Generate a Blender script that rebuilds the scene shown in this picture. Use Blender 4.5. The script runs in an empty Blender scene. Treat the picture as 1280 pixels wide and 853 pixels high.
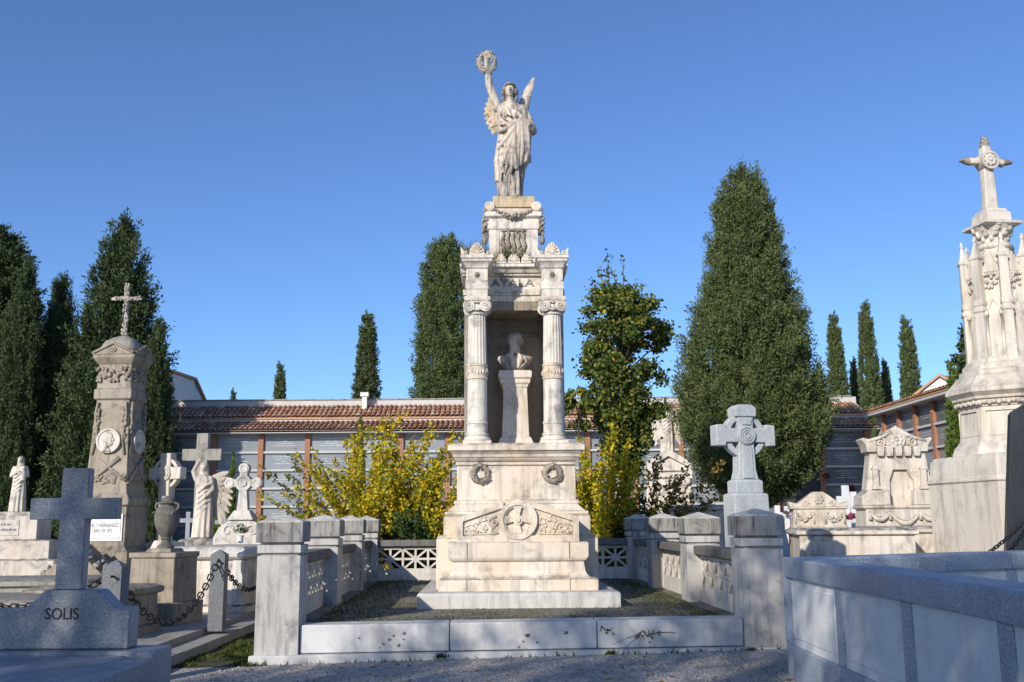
import bpy, math, random
import numpy as np
from mathutils import Vector, Matrix

random.seed(7); rng = np.random.default_rng(11)
PI = math.pi; rad = math.radians
scene = bpy.context.scene
COL = scene.collection

# ------------------------------------------------------------------ camera
CAM_Z = 1.55; PITCH = rad(10.2); ROLL = rad(0.4); FPX = 1244.4
cam = bpy.data.cameras.new('camera'); cam.lens = 35.0; cam.sensor_width = 36.0
cam.clip_start = 0.05; cam.clip_end = 3000
camo = bpy.data.objects.new('camera', cam); COL.objects.link(camo)
camo.matrix_world = Matrix.Translation((0, 0, CAM_Z)) @ Matrix.Rotation(rad(90) + PITCH, 4, 'X') @ Matrix.Rotation(-ROLL, 4, 'Z')
scene.camera = camo

# ------------------------------------------------------------------ sky and sun
SUN_EL = rad(25.0); SUN_AZ = math.atan2(-0.52, -0.854)          # azimuth measured from +Y towards +X
world = bpy.data.worlds.new('World'); scene.world = world; world.use_nodes = True
wn = world.node_tree.nodes; wl = world.node_tree.links; wn.clear()
wo = wn.new('ShaderNodeOutputWorld'); wb = wn.new('ShaderNodeBackground'); sky = wn.new('ShaderNodeTexSky')
sky.sky_type = 'NISHITA'; sky.sun_disc = False; sky.sun_elevation = SUN_EL; sky.sun_rotation = SUN_AZ
sky.altitude = 1500; sky.air_density = 1.0; sky.dust_density = 1.3; sky.ozone_density = 7.0
wb.inputs['Strength'].default_value = 0.117
whs = wn.new('ShaderNodeHueSaturation'); whs.inputs['Saturation'].default_value = 1.0; whs.inputs['Hue'].default_value = 0.503
wl.new(sky.outputs[0], whs.inputs['Color']); wl.new(whs.outputs[0], wb.inputs[0]); wl.new(wb.outputs[0], wo.inputs[0])
sun = bpy.data.lights.new('sun', 'SUN'); sun.energy = 3.1; sun.angle = rad(0.55); sun.color = (1.0, 0.93, 0.82)
suno = bpy.data.objects.new('sun', sun); COL.objects.link(suno)
to_sun = Vector((math.sin(SUN_AZ) * math.cos(SUN_EL), math.cos(SUN_AZ) * math.cos(SUN_EL), math.sin(SUN_EL)))
suno.rotation_euler = to_sun.to_track_quat('Z', 'Y').to_euler(); suno.location = (-30, -30, 40)
scene.view_settings.view_transform = 'Standard'; scene.view_settings.look = 'None'
scene.view_settings.exposure = 0.62; scene.view_settings.gamma = 1.0; scene.view_settings.use_curve_mapping = False

# ------------------------------------------------------------------ helpers
def at(px, py, Y):
    """world point at depth Y seen along the photograph's pixel (used to survey positions)"""
    u = (px - 640) / FPX; v = (426.5 - py) / FPX
    c, s = math.cos(ROLL), math.sin(ROLL)
    u, v = u * c + v * s, -u * s + v * c
    d = (u, math.cos(PITCH) - v * math.sin(PITCH), math.sin(PITCH) + v * math.cos(PITCH))
    t = Y / d[1]
    return Vector((d[0] * t, Y, CAM_Z + d[2] * t))

def gz(x): return 0.019 * max(-6.0, min(6.0, x))

class MB:
    """collects closed shapes, then links them as one mesh object"""
    def __init__(s): s.v = []; s.f = []
    def add(s, vs, fs):
        o = len(s.v); s.v += [tuple(p) for p in vs]; s.f += [tuple(i + o for i in f) for f in fs]; return s
    def box(s, x0, x1, y0, y1, z0, z1):
        return s.add([(x0,y0,z0),(x1,y0,z0),(x1,y1,z0),(x0,y1,z0),(x0,y0,z1),(x1,y0,z1),(x1,y1,z1),(x0,y1,z1)],
                     [(0,3,2,1),(4,5,6,7),(0,1,5,4),(1,2,6,5),(2,3,7,6),(3,0,4,7)])
    def cbox(s, cx, cy, w, d, z0, z1): return s.box(cx-w/2, cx+w/2, cy-d/2, cy+d/2, z0, z1)
    def stack(s, prof, cx=0, cy=0):
        """rectangular moulding: list of (half width, half depth, z) from bottom to top"""
        vs = []; fs = []
        for hw, hd, z in prof: vs += [(cx-hw,cy-hd,z),(cx+hw,cy-hd,z),(cx+hw,cy+hd,z),(cx-hw,cy+hd,z)]
        n = len(prof)
        for i in range(n-1):
            for k in range(4):
                a, b = i*4+k, i*4+(k+1) % 4; fs.append((a, b, b+4, a+4))
        fs.append((3,2,1,0)); fs.append(tuple(range((n-1)*4, n*4)))
        return s.add(vs, fs)
    def lathe(s, prof, n=24, cx=0, cy=0, rot=0.0, mod=None):
        vs = []; fs = []
        for i, (r, z) in enumerate(prof):
            for k in range(n):
                a = rot + 2*PI*k/n; rr = max(r, 1e-4) * (mod(a, z) if mod else 1)
                vs.append((cx+rr*math.cos(a), cy+rr*math.sin(a), z))
        m = len(prof)
        for i in range(m-1):
            for k in range(n):
                a, b = i*n+k, i*n+(k+1) % n; fs.append((a, b, b+n, a+n))
        fs.append(tuple(reversed(range(n)))); fs.append(tuple(range((m-1)*n, m*n)))
        return s.add(vs, fs)
    def prism(s, poly, y0, y1):
        """outline in x,z (counter-clockwise seen from the front), from y0 (front) to y1 (back)"""
        n = len(poly)
        vs = [(x, y0, z) for x, z in poly] + [(x, y1, z) for x, z in poly]
        fs = [tuple(range(n)), tuple(reversed(range(n, 2*n)))]
        for k in range(n): fs.append((k, k+n, (k+1) % n + n, (k+1) % n))
        return s.add(vs, fs)
    def disc(s, cx, cz, r, y0, y1, n=24):
        return s.prism([(cx+r*math.cos(2*PI*k/n), cz+r*math.sin(2*PI*k/n)) for k in range(n)], y0, y1)
    def ring(s, cx, cz, r0, r1, y0, y1, n=32, a0=0, a1=2*PI):
        full = abs(a1-a0-2*PI) < 1e-6
        vs = []; fs = []; m = n if full else n+1
        for k in range(m):
            a = a0+(a1-a0)*k/n; c, sn = math.cos(a), math.sin(a)
            vs += [(cx+r0*c,y0,cz+r0*sn),(cx+r1*c,y0,cz+r1*sn),(cx+r1*c,y1,cz+r1*sn),(cx+r0*c,y1,cz+r0*sn)]
        for k in range(n):
            a, b = k*4, ((k+1) % m)*4
            for j in range(4): fs.append((a+j, a+(j+1) % 4, b+(j+1) % 4, b+j))
        if not full: fs += [(3,2,1,0), (m*4-4,m*4-3,m*4-2,m*4-1)]
        return s.add(vs, fs)
    def ell(s, c, r, n=12, m=8, rot=None):
        vs = [Vector((0,0,-1))]; fs = []
        for i in range(1, m):
            p = -PI/2+PI*i/m
            for k in range(n): vs.append(Vector((math.cos(p)*math.cos(2*PI*k/n), math.cos(p)*math.sin(2*PI*k/n), math.sin(p))))
        vs.append(Vector((0,0,1)))
        M = rot if rot is not None else Matrix.Identity(3)
        vs = [M @ Vector((v.x*r[0], v.y*r[1], v.z*r[2])) + Vector(c) for v in vs]
        for k in range(n):
            fs.append((0, 1+(k+1) % n, 1+k)); fs.append((len(vs)-1, 1+(m-2)*n+k, 1+(m-2)*n+(k+1) % n))
        for i in range(m-2):
            for k in range(n):
                a, b = 1+i*n+k, 1+i*n+(k+1) % n; fs.append((a, b, b+n, a+n))
        return s.add(vs, fs)
    def tube(s, pts, r, n=8, closed=False, flat=1.0):
        """tube along points; r is a number or one radius per point"""
        P = [Vector(p) for p in pts]; m = len(P)
        R = [r]*m if isinstance(r, (int, float)) else list(r)
        vs = []; fs = []; nx = None
        for i in range(m):
            t = (P[(i+1) % m]-P[i-1]) if closed else (P[min(i+1,m-1)]-P[max(i-1,0)])
            if t.length < 1e-9: t = Vector((0,0,1))
            t.normalize()
            if nx is None:
                nx = t.cross(Vector((0,1,0)))
                if nx.length < 1e-3: nx = t.cross(Vector((1,0,0)))
            nx = (nx - t*nx.dot(t)); nx.normalize(); by = t.cross(nx)
            for k in range(n):
                a = 2*PI*k/n; vs.append(P[i]+nx*(R[i]*math.cos(a))+by*(R[i]*flat*math.sin(a)))
        for i in range(m if closed else m-1):
            for k in range(n):
                a, b = i*n+k, i*n+(k+1) % n; j = ((i+1) % m)*n
                fs.append((a, b, j+(k+1) % n, j+k))
        if not closed: fs += [tuple(reversed(range(n))), tuple(range((m-1)*n, m*n))]
        return s.add(vs, fs)
    def chain(s, pr, n=10):
        """limb: list of (point, radius): overlapping tapered capsules"""
        for (p, r) in pr: s.ell(p, (r, r, r), n, 6)
        for (p, r), (q, t) in zip(pr, pr[1:]):
            s.tube([p, q], [r, t], n)
        return s
    def loft(s, rings, n=64, fold=None):
        """rings: (cx, cy, z, rx, ry); fold(angle, z) multiplies the radius"""
        vs = []; fs = []
        for cx, cy, z, rx, ry in rings:
            for k in range(n):
                a = 2*PI*k/n; q = fold(a, z) if fold else 1
                vs.append((cx+rx*q*math.cos(a), cy+ry*q*math.sin(a), z))
        m = len(rings)
        for i in range(m-1):
            for k in range(n):
                a, b = i*n+k, i*n+(k+1) % n; fs.append((a, b, b+n, a+n))
        fs.append(tuple(reversed(range(n)))); fs.append(tuple(range((m-1)*n, m*n)))
        return s.add(vs, fs)
    def moved(s, M):
        s.v = [tuple(M @ Vector(p)) for p in s.v]; return s
    def mesh(s, name):
        me = bpy.data.meshes.new(name); me.from_pydata(s.v, [], s.f); me.update(); return me
    def build(s, name, mat, parent=None, smooth=False, bevel=0.0, loc=None, fix=False, angle=None):
        me = s.mesh(name)
        if fix:
            import bmesh
            b = bmesh.new(); b.from_mesh(me); bmesh.ops.recalc_face_normals(b, faces=b.faces); b.to_mesh(me); b.free()
        me.materials.append(mat)
        if smooth or angle:
            me.polygons.foreach_set('use_smooth', [True]*len(me.polygons))
            if angle: me.set_sharp_from_angle(angle=rad(angle))
        o = bpy.data.objects.new(name, me); COL.objects.link(o)
        if parent: o.parent = parent
        if loc is not None: o.location = loc
        if bevel:
            m = o.modifiers.new('bevel', 'BEVEL'); m.width = bevel; m.segments = 2; m.limit_method = 'ANGLE'; m.angle_limit = rad(40)
            me.polygons.foreach_set('use_smooth', [True]*len(me.polygons)); m.harden_normals = False
            me.set_sharp_from_angle(angle=rad(30))
        return o
    def sculpt(s, name, mat, parent=None, voxel=0.015, smooth=2, loc=None, bumps=0.0, bscale=8.0):
        """melts the collected shapes into one continuous carved surface"""
        me = s.mesh('tmp'); o = bpy.data.objects.new('tmp', me); COL.objects.link(o)
        m = o.modifiers.new('r', 'REMESH'); m.mode = 'VOXEL'; m.voxel_size = voxel; m.use_smooth_shade = True
        if smooth: k = o.modifiers.new('s', 'SMOOTH'); k.iterations = smooth; k.factor = 0.5
        dg = bpy.context.evaluated_depsgraph_get(); ev = o.evaluated_get(dg)
        me2 = bpy.data.meshes.new_from_object(ev); bpy.data.objects.remove(o); bpy.data.meshes.remove(me)
        me2.name = name; me2.materials.clear(); me2.materials.append(mat)
        me2.polygons.foreach_set('use_smooth', [True]*len(me2.polygons))
        o = bpy.data.objects.new(name, me2); COL.objects.link(o)
        if parent: o.parent = parent
        if loc is not None: o.location = loc
        return o

def empty(name, loc, rz=0.0, scale=1.0):
    o = bpy.data.objects.new(name, None); COL.objects.link(o); o.location = loc; o.rotation_euler = (0, 0, rz); o.scale = (scale,)*3
    return o
def tag(o, label=None, cat=None, group=None, kind=None):
    if label: o['label'] = label
    if cat: o['category'] = cat
    if group: o['group'] = group
    if kind: o['kind'] = kind
    return o
def thing(name, label, cat, loc, rz=0.0, group=None, scale=1.0): return tag(empty(name, loc, rz, scale), label, cat, group)
def inst(me, name, parent=None, loc=(0,0,0), rot=(0,0,0), scale=(1,1,1)):
    o = bpy.data.objects.new(name, me); COL.objects.link(o); o.parent = parent
    o.location = loc; o.rotation_euler = rot; o.scale = scale if not isinstance(scale, (int, float)) else (scale,)*3
    return o
def copy_tree(o, parent=None):
    c = o.copy(); COL.objects.link(c); c.parent = parent
    for ch in list(o.children): copy_tree(ch, c)
    return c
def fast_mesh(name, V, k, mat):
    """V: (faces*k, 3) array, every face k own corners"""
    V = np.ascontiguousarray(V, dtype=np.float32); n = len(V); nf = n//k
    me = bpy.data.meshes.new(name); me.vertices.add(n); me.vertices.foreach_set('co', V.ravel())
    me.loops.add(n); me.loops.foreach_set('vertex_index', np.arange(n, dtype=np.int32))
    me.polygons.add(nf); me.polygons.foreach_set('loop_start', np.arange(0, n, k, dtype=np.int32))
    me.update(calc_edges=True); me.validate(); me.materials.append(mat); return me
def lettering(txt, size, mat, parent, loc, depth=0.004, rx=90, rz=0, name='lettering', align='CENTER', squash=1.0):
    cu = bpy.data.curves.new('t', 'FONT'); cu.body = txt; cu.size = size; cu.extrude = depth; cu.align_x = align; cu.align_y = 'CENTER'
    o = bpy.data.objects.new('t', cu); COL.objects.link(o)
    me = bpy.data.meshes.new_from_object(o.evaluated_get(bpy.context.evaluated_depsgraph_get()))
    bpy.data.objects.remove(o); bpy.data.curves.remove(cu); me.name = name; me.materials.clear(); me.materials.append(mat)
    return inst(me, name, parent, loc, (rad(rx), 0, rad(rz)), (squash, 1, 1))

# ------------------------------------------------------------------ materials
class NT:
    def __init__(s, name):
        s.m = bpy.data.materials.new(name); s.m.use_nodes = True; s.n = s.m.node_tree.nodes; s.l = s.m.node_tree.links
        s.b = s.n['Principled BSDF']; s.out = s.n['Material Output']
        s.geo = s.n.new('ShaderNodeNewGeometry'); s.pos = s.geo.outputs['Position']
    def put(s, a, b): s.l.new(a, b)
    def val(s, sock, x):
        if hasattr(x, 'is_linked') or hasattr(x, 'links'): s.l.new(x, sock)
        else: sock.default_value = x
    def scaled(s, vec, sc):
        k = s.n.new('ShaderNodeVectorMath'); k.operation = 'MULTIPLY'; s.put(vec, k.inputs[0]); k.inputs[1].default_value = sc; return k.outputs[0]
    def noise(s, scale, detail=4, rough=0.55, vec=None, dist=0.0):
        k = s.n.new('ShaderNodeTexNoise'); k.inputs['Scale'].default_value = scale; k.inputs['Detail'].default_value = detail
        k.inputs['Roughness'].default_value = rough; k.inputs['Distortion'].default_value = dist
        s.put(vec if vec is not None else s.pos, k.inputs['Vector']); return k.outputs['Fac']
    def voro(s, scale, vec=None, feat='F1', out='Distance'):
        k = s.n.new('ShaderNodeTexVoronoi'); k.feature = feat; k.inputs['Scale'].default_value = scale
        s.put(vec if vec is not None else s.pos, k.inputs['Vector']); return k.outputs[out]
    def ramp(s, fac, stops):
        k = s.n.new('ShaderNodeValToRGB'); e = k.color_ramp.elements
        while len(e) < len(stops): e.new(0.5)
        for i, (p, c) in enumerate(stops):
            e[i].position = p; e[i].color = (c, c, c, 1) if isinstance(c, (int, float)) else (*c, 1)
        s.put(fac, k.inputs[0]); return k.outputs[0]
    def mix(s, fac, a, b, mode='MIX'):
        k = s.n.new('ShaderNodeMix'); k.data_type = 'RGBA'; k.blend_type = mode
        s.val(k.inputs[0], fac)
        for sock, x in ((k.inputs[6], a), (k.inputs[7], b)):
            if isinstance(x, tuple): sock.default_value = (*x, 1)
            else: s.put(x, sock)
        return k.outputs[2]
    def math(s, op, a, b=0.0, c=0.0):
        k = s.n.new('ShaderNodeMath'); k.operation = op; s.val(k.inputs[0], a); s.val(k.inputs[1], b); s.val(k.inputs[2], c); return k.outputs[0]
    def bump(s, h, strength=0.3, dist=0.02, base=None):
        k = s.n.new('ShaderNodeBump'); k.inputs['Strength'].default_value = strength; k.inputs['Distance'].default_value = dist
        s.put(h, k.inputs['Height'])
        if base is not None: s.put(base, k.inputs['Normal'])
        return k.outputs[0]
    def done(s, col, rough=0.8, normal=None, spec=0.3):
        s.val(s.b.inputs['Base Color'], (*col, 1) if isinstance(col, tuple) else col); s.val(s.b.inputs['Roughness'], rough)
        s.b.inputs['Specular IOR Level'].default_value = spec
        if normal is not None: s.put(normal, s.b.inputs['Normal'])
        return s.m

def stone(name, base, stain, dark, stain_amt=0.6, dark_amt=0.5, top=0.5, scale=1.0, grain=0.10, bump=0.25, lichen=None, streak=0.5):
    """weathered carved stone: warm blotches, grey-black growth in patches, streaks and on ledges"""
    t = NT(name)
    c = t.mix(t.ramp(t.noise(1.1*scale, 6, 0.6), [(0.38, 0.0), (0.68, stain_amt)]), base, stain)
    fine = t.noise(45*scale, 3, 0.6)
    c = t.mix(t.ramp(fine, [(0.3, grain), (0.6, 0.0)]), c, tuple(x*0.55 for x in base))
    pat = t.noise(2.3*scale, 8, 0.68, dist=0.4)
    c = t.mix(t.ramp(pat, [(0.50, 0.0), (0.58, dark_amt*.35), (0.70, dark_amt)]), c, dark)
    st = t.noise(2.6, 5, 0.65, vec=t.scaled(t.pos, (2.6*scale, 2.6*scale, 0.28*scale)))
    c = t.mix(t.ramp(st, [(0.49, 0.0), (0.66, min(.95, dark_amt*streak))]), c, dark)
    sep = t.n.new('ShaderNodeSeparateXYZ'); t.put(t.geo.outputs['Normal'], sep.inputs[0])
    up = t.ramp(sep.outputs[2], [(0.35, 0.0), (0.8, 1.0)])
    gr = t.math('MULTIPLY', up, t.ramp(t.noise(5*scale, 6, 0.7), [(0.38, 0.0), (0.62, top)]))
    c = t.mix(gr, c, dark)
    if lichen:
        c = t.mix(t.ramp(t.noise(3.7*scale, 7, 0.7), [(0.60, 0.0), (0.70, 0.55)]), c, lichen)
    h = t.math('ADD', t.math('MULTIPLY', t.noise(28*scale, 5, 0.65), 0.5), t.math('MULTIPLY', pat, 0.6))
    return t.done(c, 0.88, t.bump(h, bump, 0.02), 0.2)

def granite(name, base, lo, hi, scale=140, rough=0.55, bump=0.06, grime=0.25, grimec=(0.10,0.10,0.10)):
    t = NT(name)
    v = t.voro(scale, out='Color'); sp = t.n.new('ShaderNodeSeparateColor'); t.put(v, sp.inputs[0])
    c = t.ramp(sp.outputs[0], [(0.0, lo), (0.22, lo), (0.32, base), (0.72, base), (0.85, hi)])
    c = t.mix(t.ramp(t.noise(scale*0.35, 3), [(0.42, 0.5), (0.6, 0.0)]), c, lo)
    c = t.mix(t.ramp(t.noise(1.6, 6, 0.65), [(0.45, 0.0), (0.75, grime)]), c, grimec)
    c = t.mix(t.ramp(t.noise(2.2, 6, 0.7, vec=t.scaled(t.pos, (3.0, 3.0, 0.3))), [(0.52, 0.0), (0.7, grime)]), c, grimec)
    return t.done(c, rough, t.bump(t.noise(scale, 2), bump, 0.004), 0.4)

M = {}
M['marble_top'] = stone('upper monument marble', (0.75,0.695,0.61), (0.62,0.53,0.42), (0.10,0.095,0.085), 0.6, 0.66, 0.85, 1.5, 0.12, 0.3, streak=0.7)
M['slab'] = stone('base slab marble', (0.62,0.60,0.56), (0.50,0.46,0.40), (0.13,0.125,0.11), 0.5, 0.55, 0.4, 1.2, 0.1, 0.2, streak=0.7)
M['marble'] = stone('monument marble', (0.75,0.665,0.555), (0.64,0.49,0.33), (0.10,0.095,0.085), 0.75, 0.66, 0.8, 1.15, 0.12, 0.35, streak=0.5)
M['statue'] = stone('statue marble', (0.64,0.56,0.47), (0.52,0.40,0.28), (0.065,0.065,0.06), 0.6, 0.92, 0.2, 1.9, 0.10, 0.3, lichen=(0.42,0.30,0.10), streak=0.9)
M['statue_dark'] = stone('blackened statue marble', (0.30,0.27,0.23), (0.20,0.18,0.15), (0.045,0.045,0.04), 0.6, 0.9, 0.2, 3.0, 0.12, 0.3)
M['statue_mid'] = stone('grey statue marble', (0.50,0.45,0.39), (0.38,0.32,0.25), (0.055,0.055,0.05), 0.7, 0.95, 0.2, 2.6, 0.12, 0.3, streak=1.0)
M['statue_lichen'] = stone('lichened statue marble', (0.60,0.50,0.36), (0.50,0.36,0.15), (0.09,0.085,0.075), 0.9, 0.7, 0.2, 2.4, 0.12, 0.3, lichen=(0.48,0.31,0.06))
M['marble_grey'] = stone('kerb marble', (0.64,0.64,0.63), (0.52,0.49,0.44), (0.19,0.185,0.175), 0.6, 0.55, 0.3, 0.9, 0.06, 0.12)
M['post'] = stone('post stone', (0.52,0.50,0.47), (0.42,0.38,0.33), (0.10,0.10,0.10), 0.5, 0.6, 0.5, 1.6, 0.12, 0.25, streak=0.9)
M['post_cap'] = stone('post cap stone', (0.34,0.325,0.30), (0.25,0.235,0.205), (0.05,0.05,0.05), 0.6, 0.85, 0.0, 2.2, 0.16, 0.25, streak=1.1)
M['coping'] = stone('coping stone', (0.19,0.18,0.165), (0.14,0.13,0.115), (0.04,0.04,0.04), 0.5, 0.8, 0.2, 1.8, 0.15, 0.3)
M['fret'] = stone('fretwork stone', (0.66,0.63,0.57), (0.55,0.48,0.38), (0.13,0.12,0.11), 0.5, 0.5, 0.4, 1.7, 0.10, 0.2)
M['tomb'] = stone('old tomb marble', (0.68,0.62,0.54), (0.56,0.46,0.34), (0.09,0.085,0.075), 0.6, 0.66, 0.95, 1.3, 0.10, 0.3)
M['tomb_white'] = stone('white tomb marble', (0.64,0.61,0.56), (0.52,0.46,0.38), (0.12,0.115,0.105), 0.5, 0.6, 0.6, 1.6, 0.06, 0.2)
M['tower'] = stone('tower limestone', (0.68,0.62,0.53), (0.58,0.48,0.36), (0.15,0.14,0.12), 0.55, 0.5, 0.45, 0.9, 0.08, 0.25, streak=0.9)
M['stele'] = stone('stele limestone', (0.385,0.335,0.265), (0.28,0.225,0.155), (0.055,0.052,0.047), 0.7, 0.9, 0.75, 1.5, 0.14, 0.35)
M['old_grey'] = stone('grey weathered stone', (0.36,0.34,0.30), (0.30,0.26,0.20), (0.05,0.05,0.045), 0.5, 0.7, 0.5, 2.0, 0.16, 0.35, lichen=(0.34,0.30,0.18))
M['urn'] = stone('blackened urn stone', (0.19,0.175,0.15), (0.12,0.11,0.09), (0.035,0.034,0.03), 0.6, 0.8, 0.4, 3.0, 0.16, 0.35)
M['celtic'] = granite('pale granite', (0.48,0.50,0.50), (0.36,0.38,0.39), (0.58,0.60,0.60), 130, 0.8, 0.1, 0.3)
M['granite'] = granite('blue grey granite', (0.35,0.395,0.46), (0.21,0.245,0.295), (0.48,0.53,0.60), 130, 0.55, 0.08, 0.35, (0.17,0.17,0.165))
M['granite_dark'] = granite('dark grey granite', (0.31,0.325,0.345), (0.19,0.205,0.225), (0.42,0.44,0.465), 140, 0.5, 0.08, 0.45, (0.085,0.09,0.095))
M['chainpost'] = granite('chain post granite', (0.19,0.20,0.21), (0.11,0.115,0.12), (0.26,0.27,0.28), 150, 0.75, 0.1, 0.4)
M['panel'] = stone('wall panel marble', (0.68,0.67,0.65), (0.58,0.565,0.53), (0.24,0.24,0.23), 0.5, 0.35, 0.2, 1.1, 0.06, 0.08, streak=0.4)
M['white_paint'] = stone('white cross paint', (0.78,0.78,0.78), (0.68,0.66,0.62), (0.35,0.34,0.32), 0.4, 0.3, 0.2, 3.0, 0.03, 0.05)
M['plaque'] = NT('white plaque').done((0.80,0.79,0.77), 0.5)
M['ink'] = NT('black inlay').done((0.03,0.03,0.035), 0.6)
M['ink_worn'] = NT('worn inlay').done((0.17,0.165,0.155), 0.7)
M['ink_soft'] = NT('faded inlay').done((0.20,0.19,0.175), 0.7)
M['iron'] = NT('dark iron').done((0.018,0.018,0.02), 0.55)
M['black_stone'] = granite('black granite', (0.020,0.022,0.026), (0.010,0.011,0.013), (0.04,0.043,0.05), 120, 0.35, 0.02, 0.1)
def wallmat():
    t = NT('white render wall'); c = t.mix(t.ramp(t.noise(0.8, 6, 0.65), [(0.4, 0.0), (0.75, 0.45)]), (0.74,0.72,0.68), (0.52,0.49,0.44))
    return t.done(c, 0.9, t.bump(t.noise(30, 4), 0.15, 0.02), 0.15)
M['render'] = wallmat()
def bandmat():
    t = NT('concrete band'); c = t.mix(t.ramp(t.noise(1.2, 6, 0.65), [(0.4, 0.0), (0.75, 0.5)]), (0.56,0.55,0.52), (0.36,0.35,0.33))
    return t.done(c, 0.9, None, 0.15)
M['band'] = bandmat()
def brickmat():
    t = NT('pier brick'); k = t.n.new('ShaderNodeTexBrick')
    sep = t.n.new('ShaderNodeSeparateXYZ'); t.put(t.pos, sep.inputs[0]); cb = t.n.new('ShaderNodeCombineXYZ')
    t.put(t.math('ADD', sep.outputs[0], sep.outputs[1]), cb.inputs[0]); t.put(sep.outputs[2], cb.inputs[1]); t.put(cb.outputs[0], k.inputs['Vector'])
    k.inputs['Scale'].default_value = 1.0; k.inputs['Brick Width'].default_value = 0.24; k.inputs['Row Height'].default_value = 0.065; k.inputs['Mortar Size'].default_value = 0.006
    k.inputs['Color1'].default_value = (0.33,0.12,0.06,1); k.inputs['Color2'].default_value = (0.40,0.18,0.10,1); k.inputs['Mortar'].default_value = (0.36,0.29,0.23,1)
    c = t.mix(t.ramp(t.noise(3, 5), [(0.4, 0.0), (0.7, 0.45)]), k.outputs[0], (0.26,0.15,0.10))
    return t.done(c, 0.9, None, 0.15)
M['brick'] = brickmat()
def tilemat():
    t = NT('clay roof tile'); r = t.geo.outputs['Random Per Island']
    c = t.ramp(r, [(0.0, (0.30,0.135,0.08)), (0.3, (0.45,0.225,0.125)), (0.6, (0.54,0.315,0.19)), (0.85, (0.42,0.26,0.175)), (1.0, (0.66,0.51,0.38))])
    c = t.mix(t.ramp(t.noise(1.1, 6, 0.7), [(0.48, 0.0), (0.70, 0.4)]), c, (0.15,0.115,0.09))
    return t.done(c, 0.9, t.bump(t.noise(40, 4), 0.2, 0.01), 0.15)
M['tile'] = tilemat()
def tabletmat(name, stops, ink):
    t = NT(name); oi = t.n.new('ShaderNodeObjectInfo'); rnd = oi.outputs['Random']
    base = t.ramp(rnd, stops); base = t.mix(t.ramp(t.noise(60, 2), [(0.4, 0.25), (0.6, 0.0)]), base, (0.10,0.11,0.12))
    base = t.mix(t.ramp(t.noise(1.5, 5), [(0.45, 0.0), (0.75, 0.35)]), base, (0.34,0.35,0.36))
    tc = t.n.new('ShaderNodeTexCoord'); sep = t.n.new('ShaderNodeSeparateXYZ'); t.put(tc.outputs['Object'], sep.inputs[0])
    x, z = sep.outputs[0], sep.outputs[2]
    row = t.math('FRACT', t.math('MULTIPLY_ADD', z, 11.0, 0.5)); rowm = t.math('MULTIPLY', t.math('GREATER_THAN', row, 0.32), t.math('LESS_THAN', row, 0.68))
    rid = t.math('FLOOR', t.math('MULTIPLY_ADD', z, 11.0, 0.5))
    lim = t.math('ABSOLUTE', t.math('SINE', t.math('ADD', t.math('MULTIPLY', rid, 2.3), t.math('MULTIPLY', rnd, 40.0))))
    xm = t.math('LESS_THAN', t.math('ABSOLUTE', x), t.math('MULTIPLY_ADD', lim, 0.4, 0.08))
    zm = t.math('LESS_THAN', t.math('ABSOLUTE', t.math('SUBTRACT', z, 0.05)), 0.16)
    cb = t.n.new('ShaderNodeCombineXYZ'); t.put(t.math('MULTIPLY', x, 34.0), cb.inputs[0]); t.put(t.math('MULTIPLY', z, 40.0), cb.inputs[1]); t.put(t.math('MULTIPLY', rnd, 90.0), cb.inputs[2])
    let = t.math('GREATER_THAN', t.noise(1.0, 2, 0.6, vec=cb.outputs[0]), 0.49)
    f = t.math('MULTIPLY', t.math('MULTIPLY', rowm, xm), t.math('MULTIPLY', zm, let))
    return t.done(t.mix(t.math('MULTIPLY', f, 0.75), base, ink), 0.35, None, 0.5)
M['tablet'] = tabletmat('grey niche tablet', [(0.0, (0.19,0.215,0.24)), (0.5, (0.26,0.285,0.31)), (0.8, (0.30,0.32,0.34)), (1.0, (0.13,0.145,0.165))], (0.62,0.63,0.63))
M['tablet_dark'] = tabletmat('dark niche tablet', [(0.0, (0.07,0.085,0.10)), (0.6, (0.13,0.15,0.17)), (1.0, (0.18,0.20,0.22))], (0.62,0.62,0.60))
M['doorway_shade'] = NT('dark doorway').done((0.05,0.052,0.058), 0.7)  # near-black colour stands for the shade inside the door opening
def leafmat(name, stops, trans=0.25, rough=0.6, dk=0.35):
    t = NT(name); c = t.ramp(t.geo.outputs['Random Per Island'], stops)
    c = t.mix(t.ramp(t.noise(2.4, 3), [(0.38, 0.0), (0.66, dk)]), c, tuple(x*0.55 for x in stops[len(stops)//2][1]))
    t.done(c, rough, None, 0.25)
    tr = t.n.new('ShaderNodeBsdfTranslucent'); t.put(c, tr.inputs[0]); mx = t.n.new('ShaderNodeMixShader'); mx.inputs[0].default_value = trans
    t.put(t.b.outputs[0], mx.inputs[1]); t.put(tr.outputs[0], mx.inputs[2]); t.put(mx.outputs[0], t.out.inputs[0]); return t.m
M['cypress'] = leafmat('cypress leaf', [(0.0, (0.07,0.105,0.036)), (0.5, (0.12,0.162,0.055)), (0.85, (0.155,0.195,0.066)), (1.0, (0.16,0.16,0.07))], 0.15, dk=.5)
M['cypress_dark'] = leafmat('dark cypress leaf', [(0.0, (0.034,0.054,0.022)), (0.5, (0.060,0.090,0.032)), (0.9, (0.09,0.125,0.044)), (1.0, (0.115,0.125,0.052))], 0.1)
M['thuja'] = leafmat('thuja leaf', [(0.0, (0.09,0.15,0.03)), (0.6, (0.14,0.21,0.04)), (1.0, (0.20,0.20,0.05))], 0.2)
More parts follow.
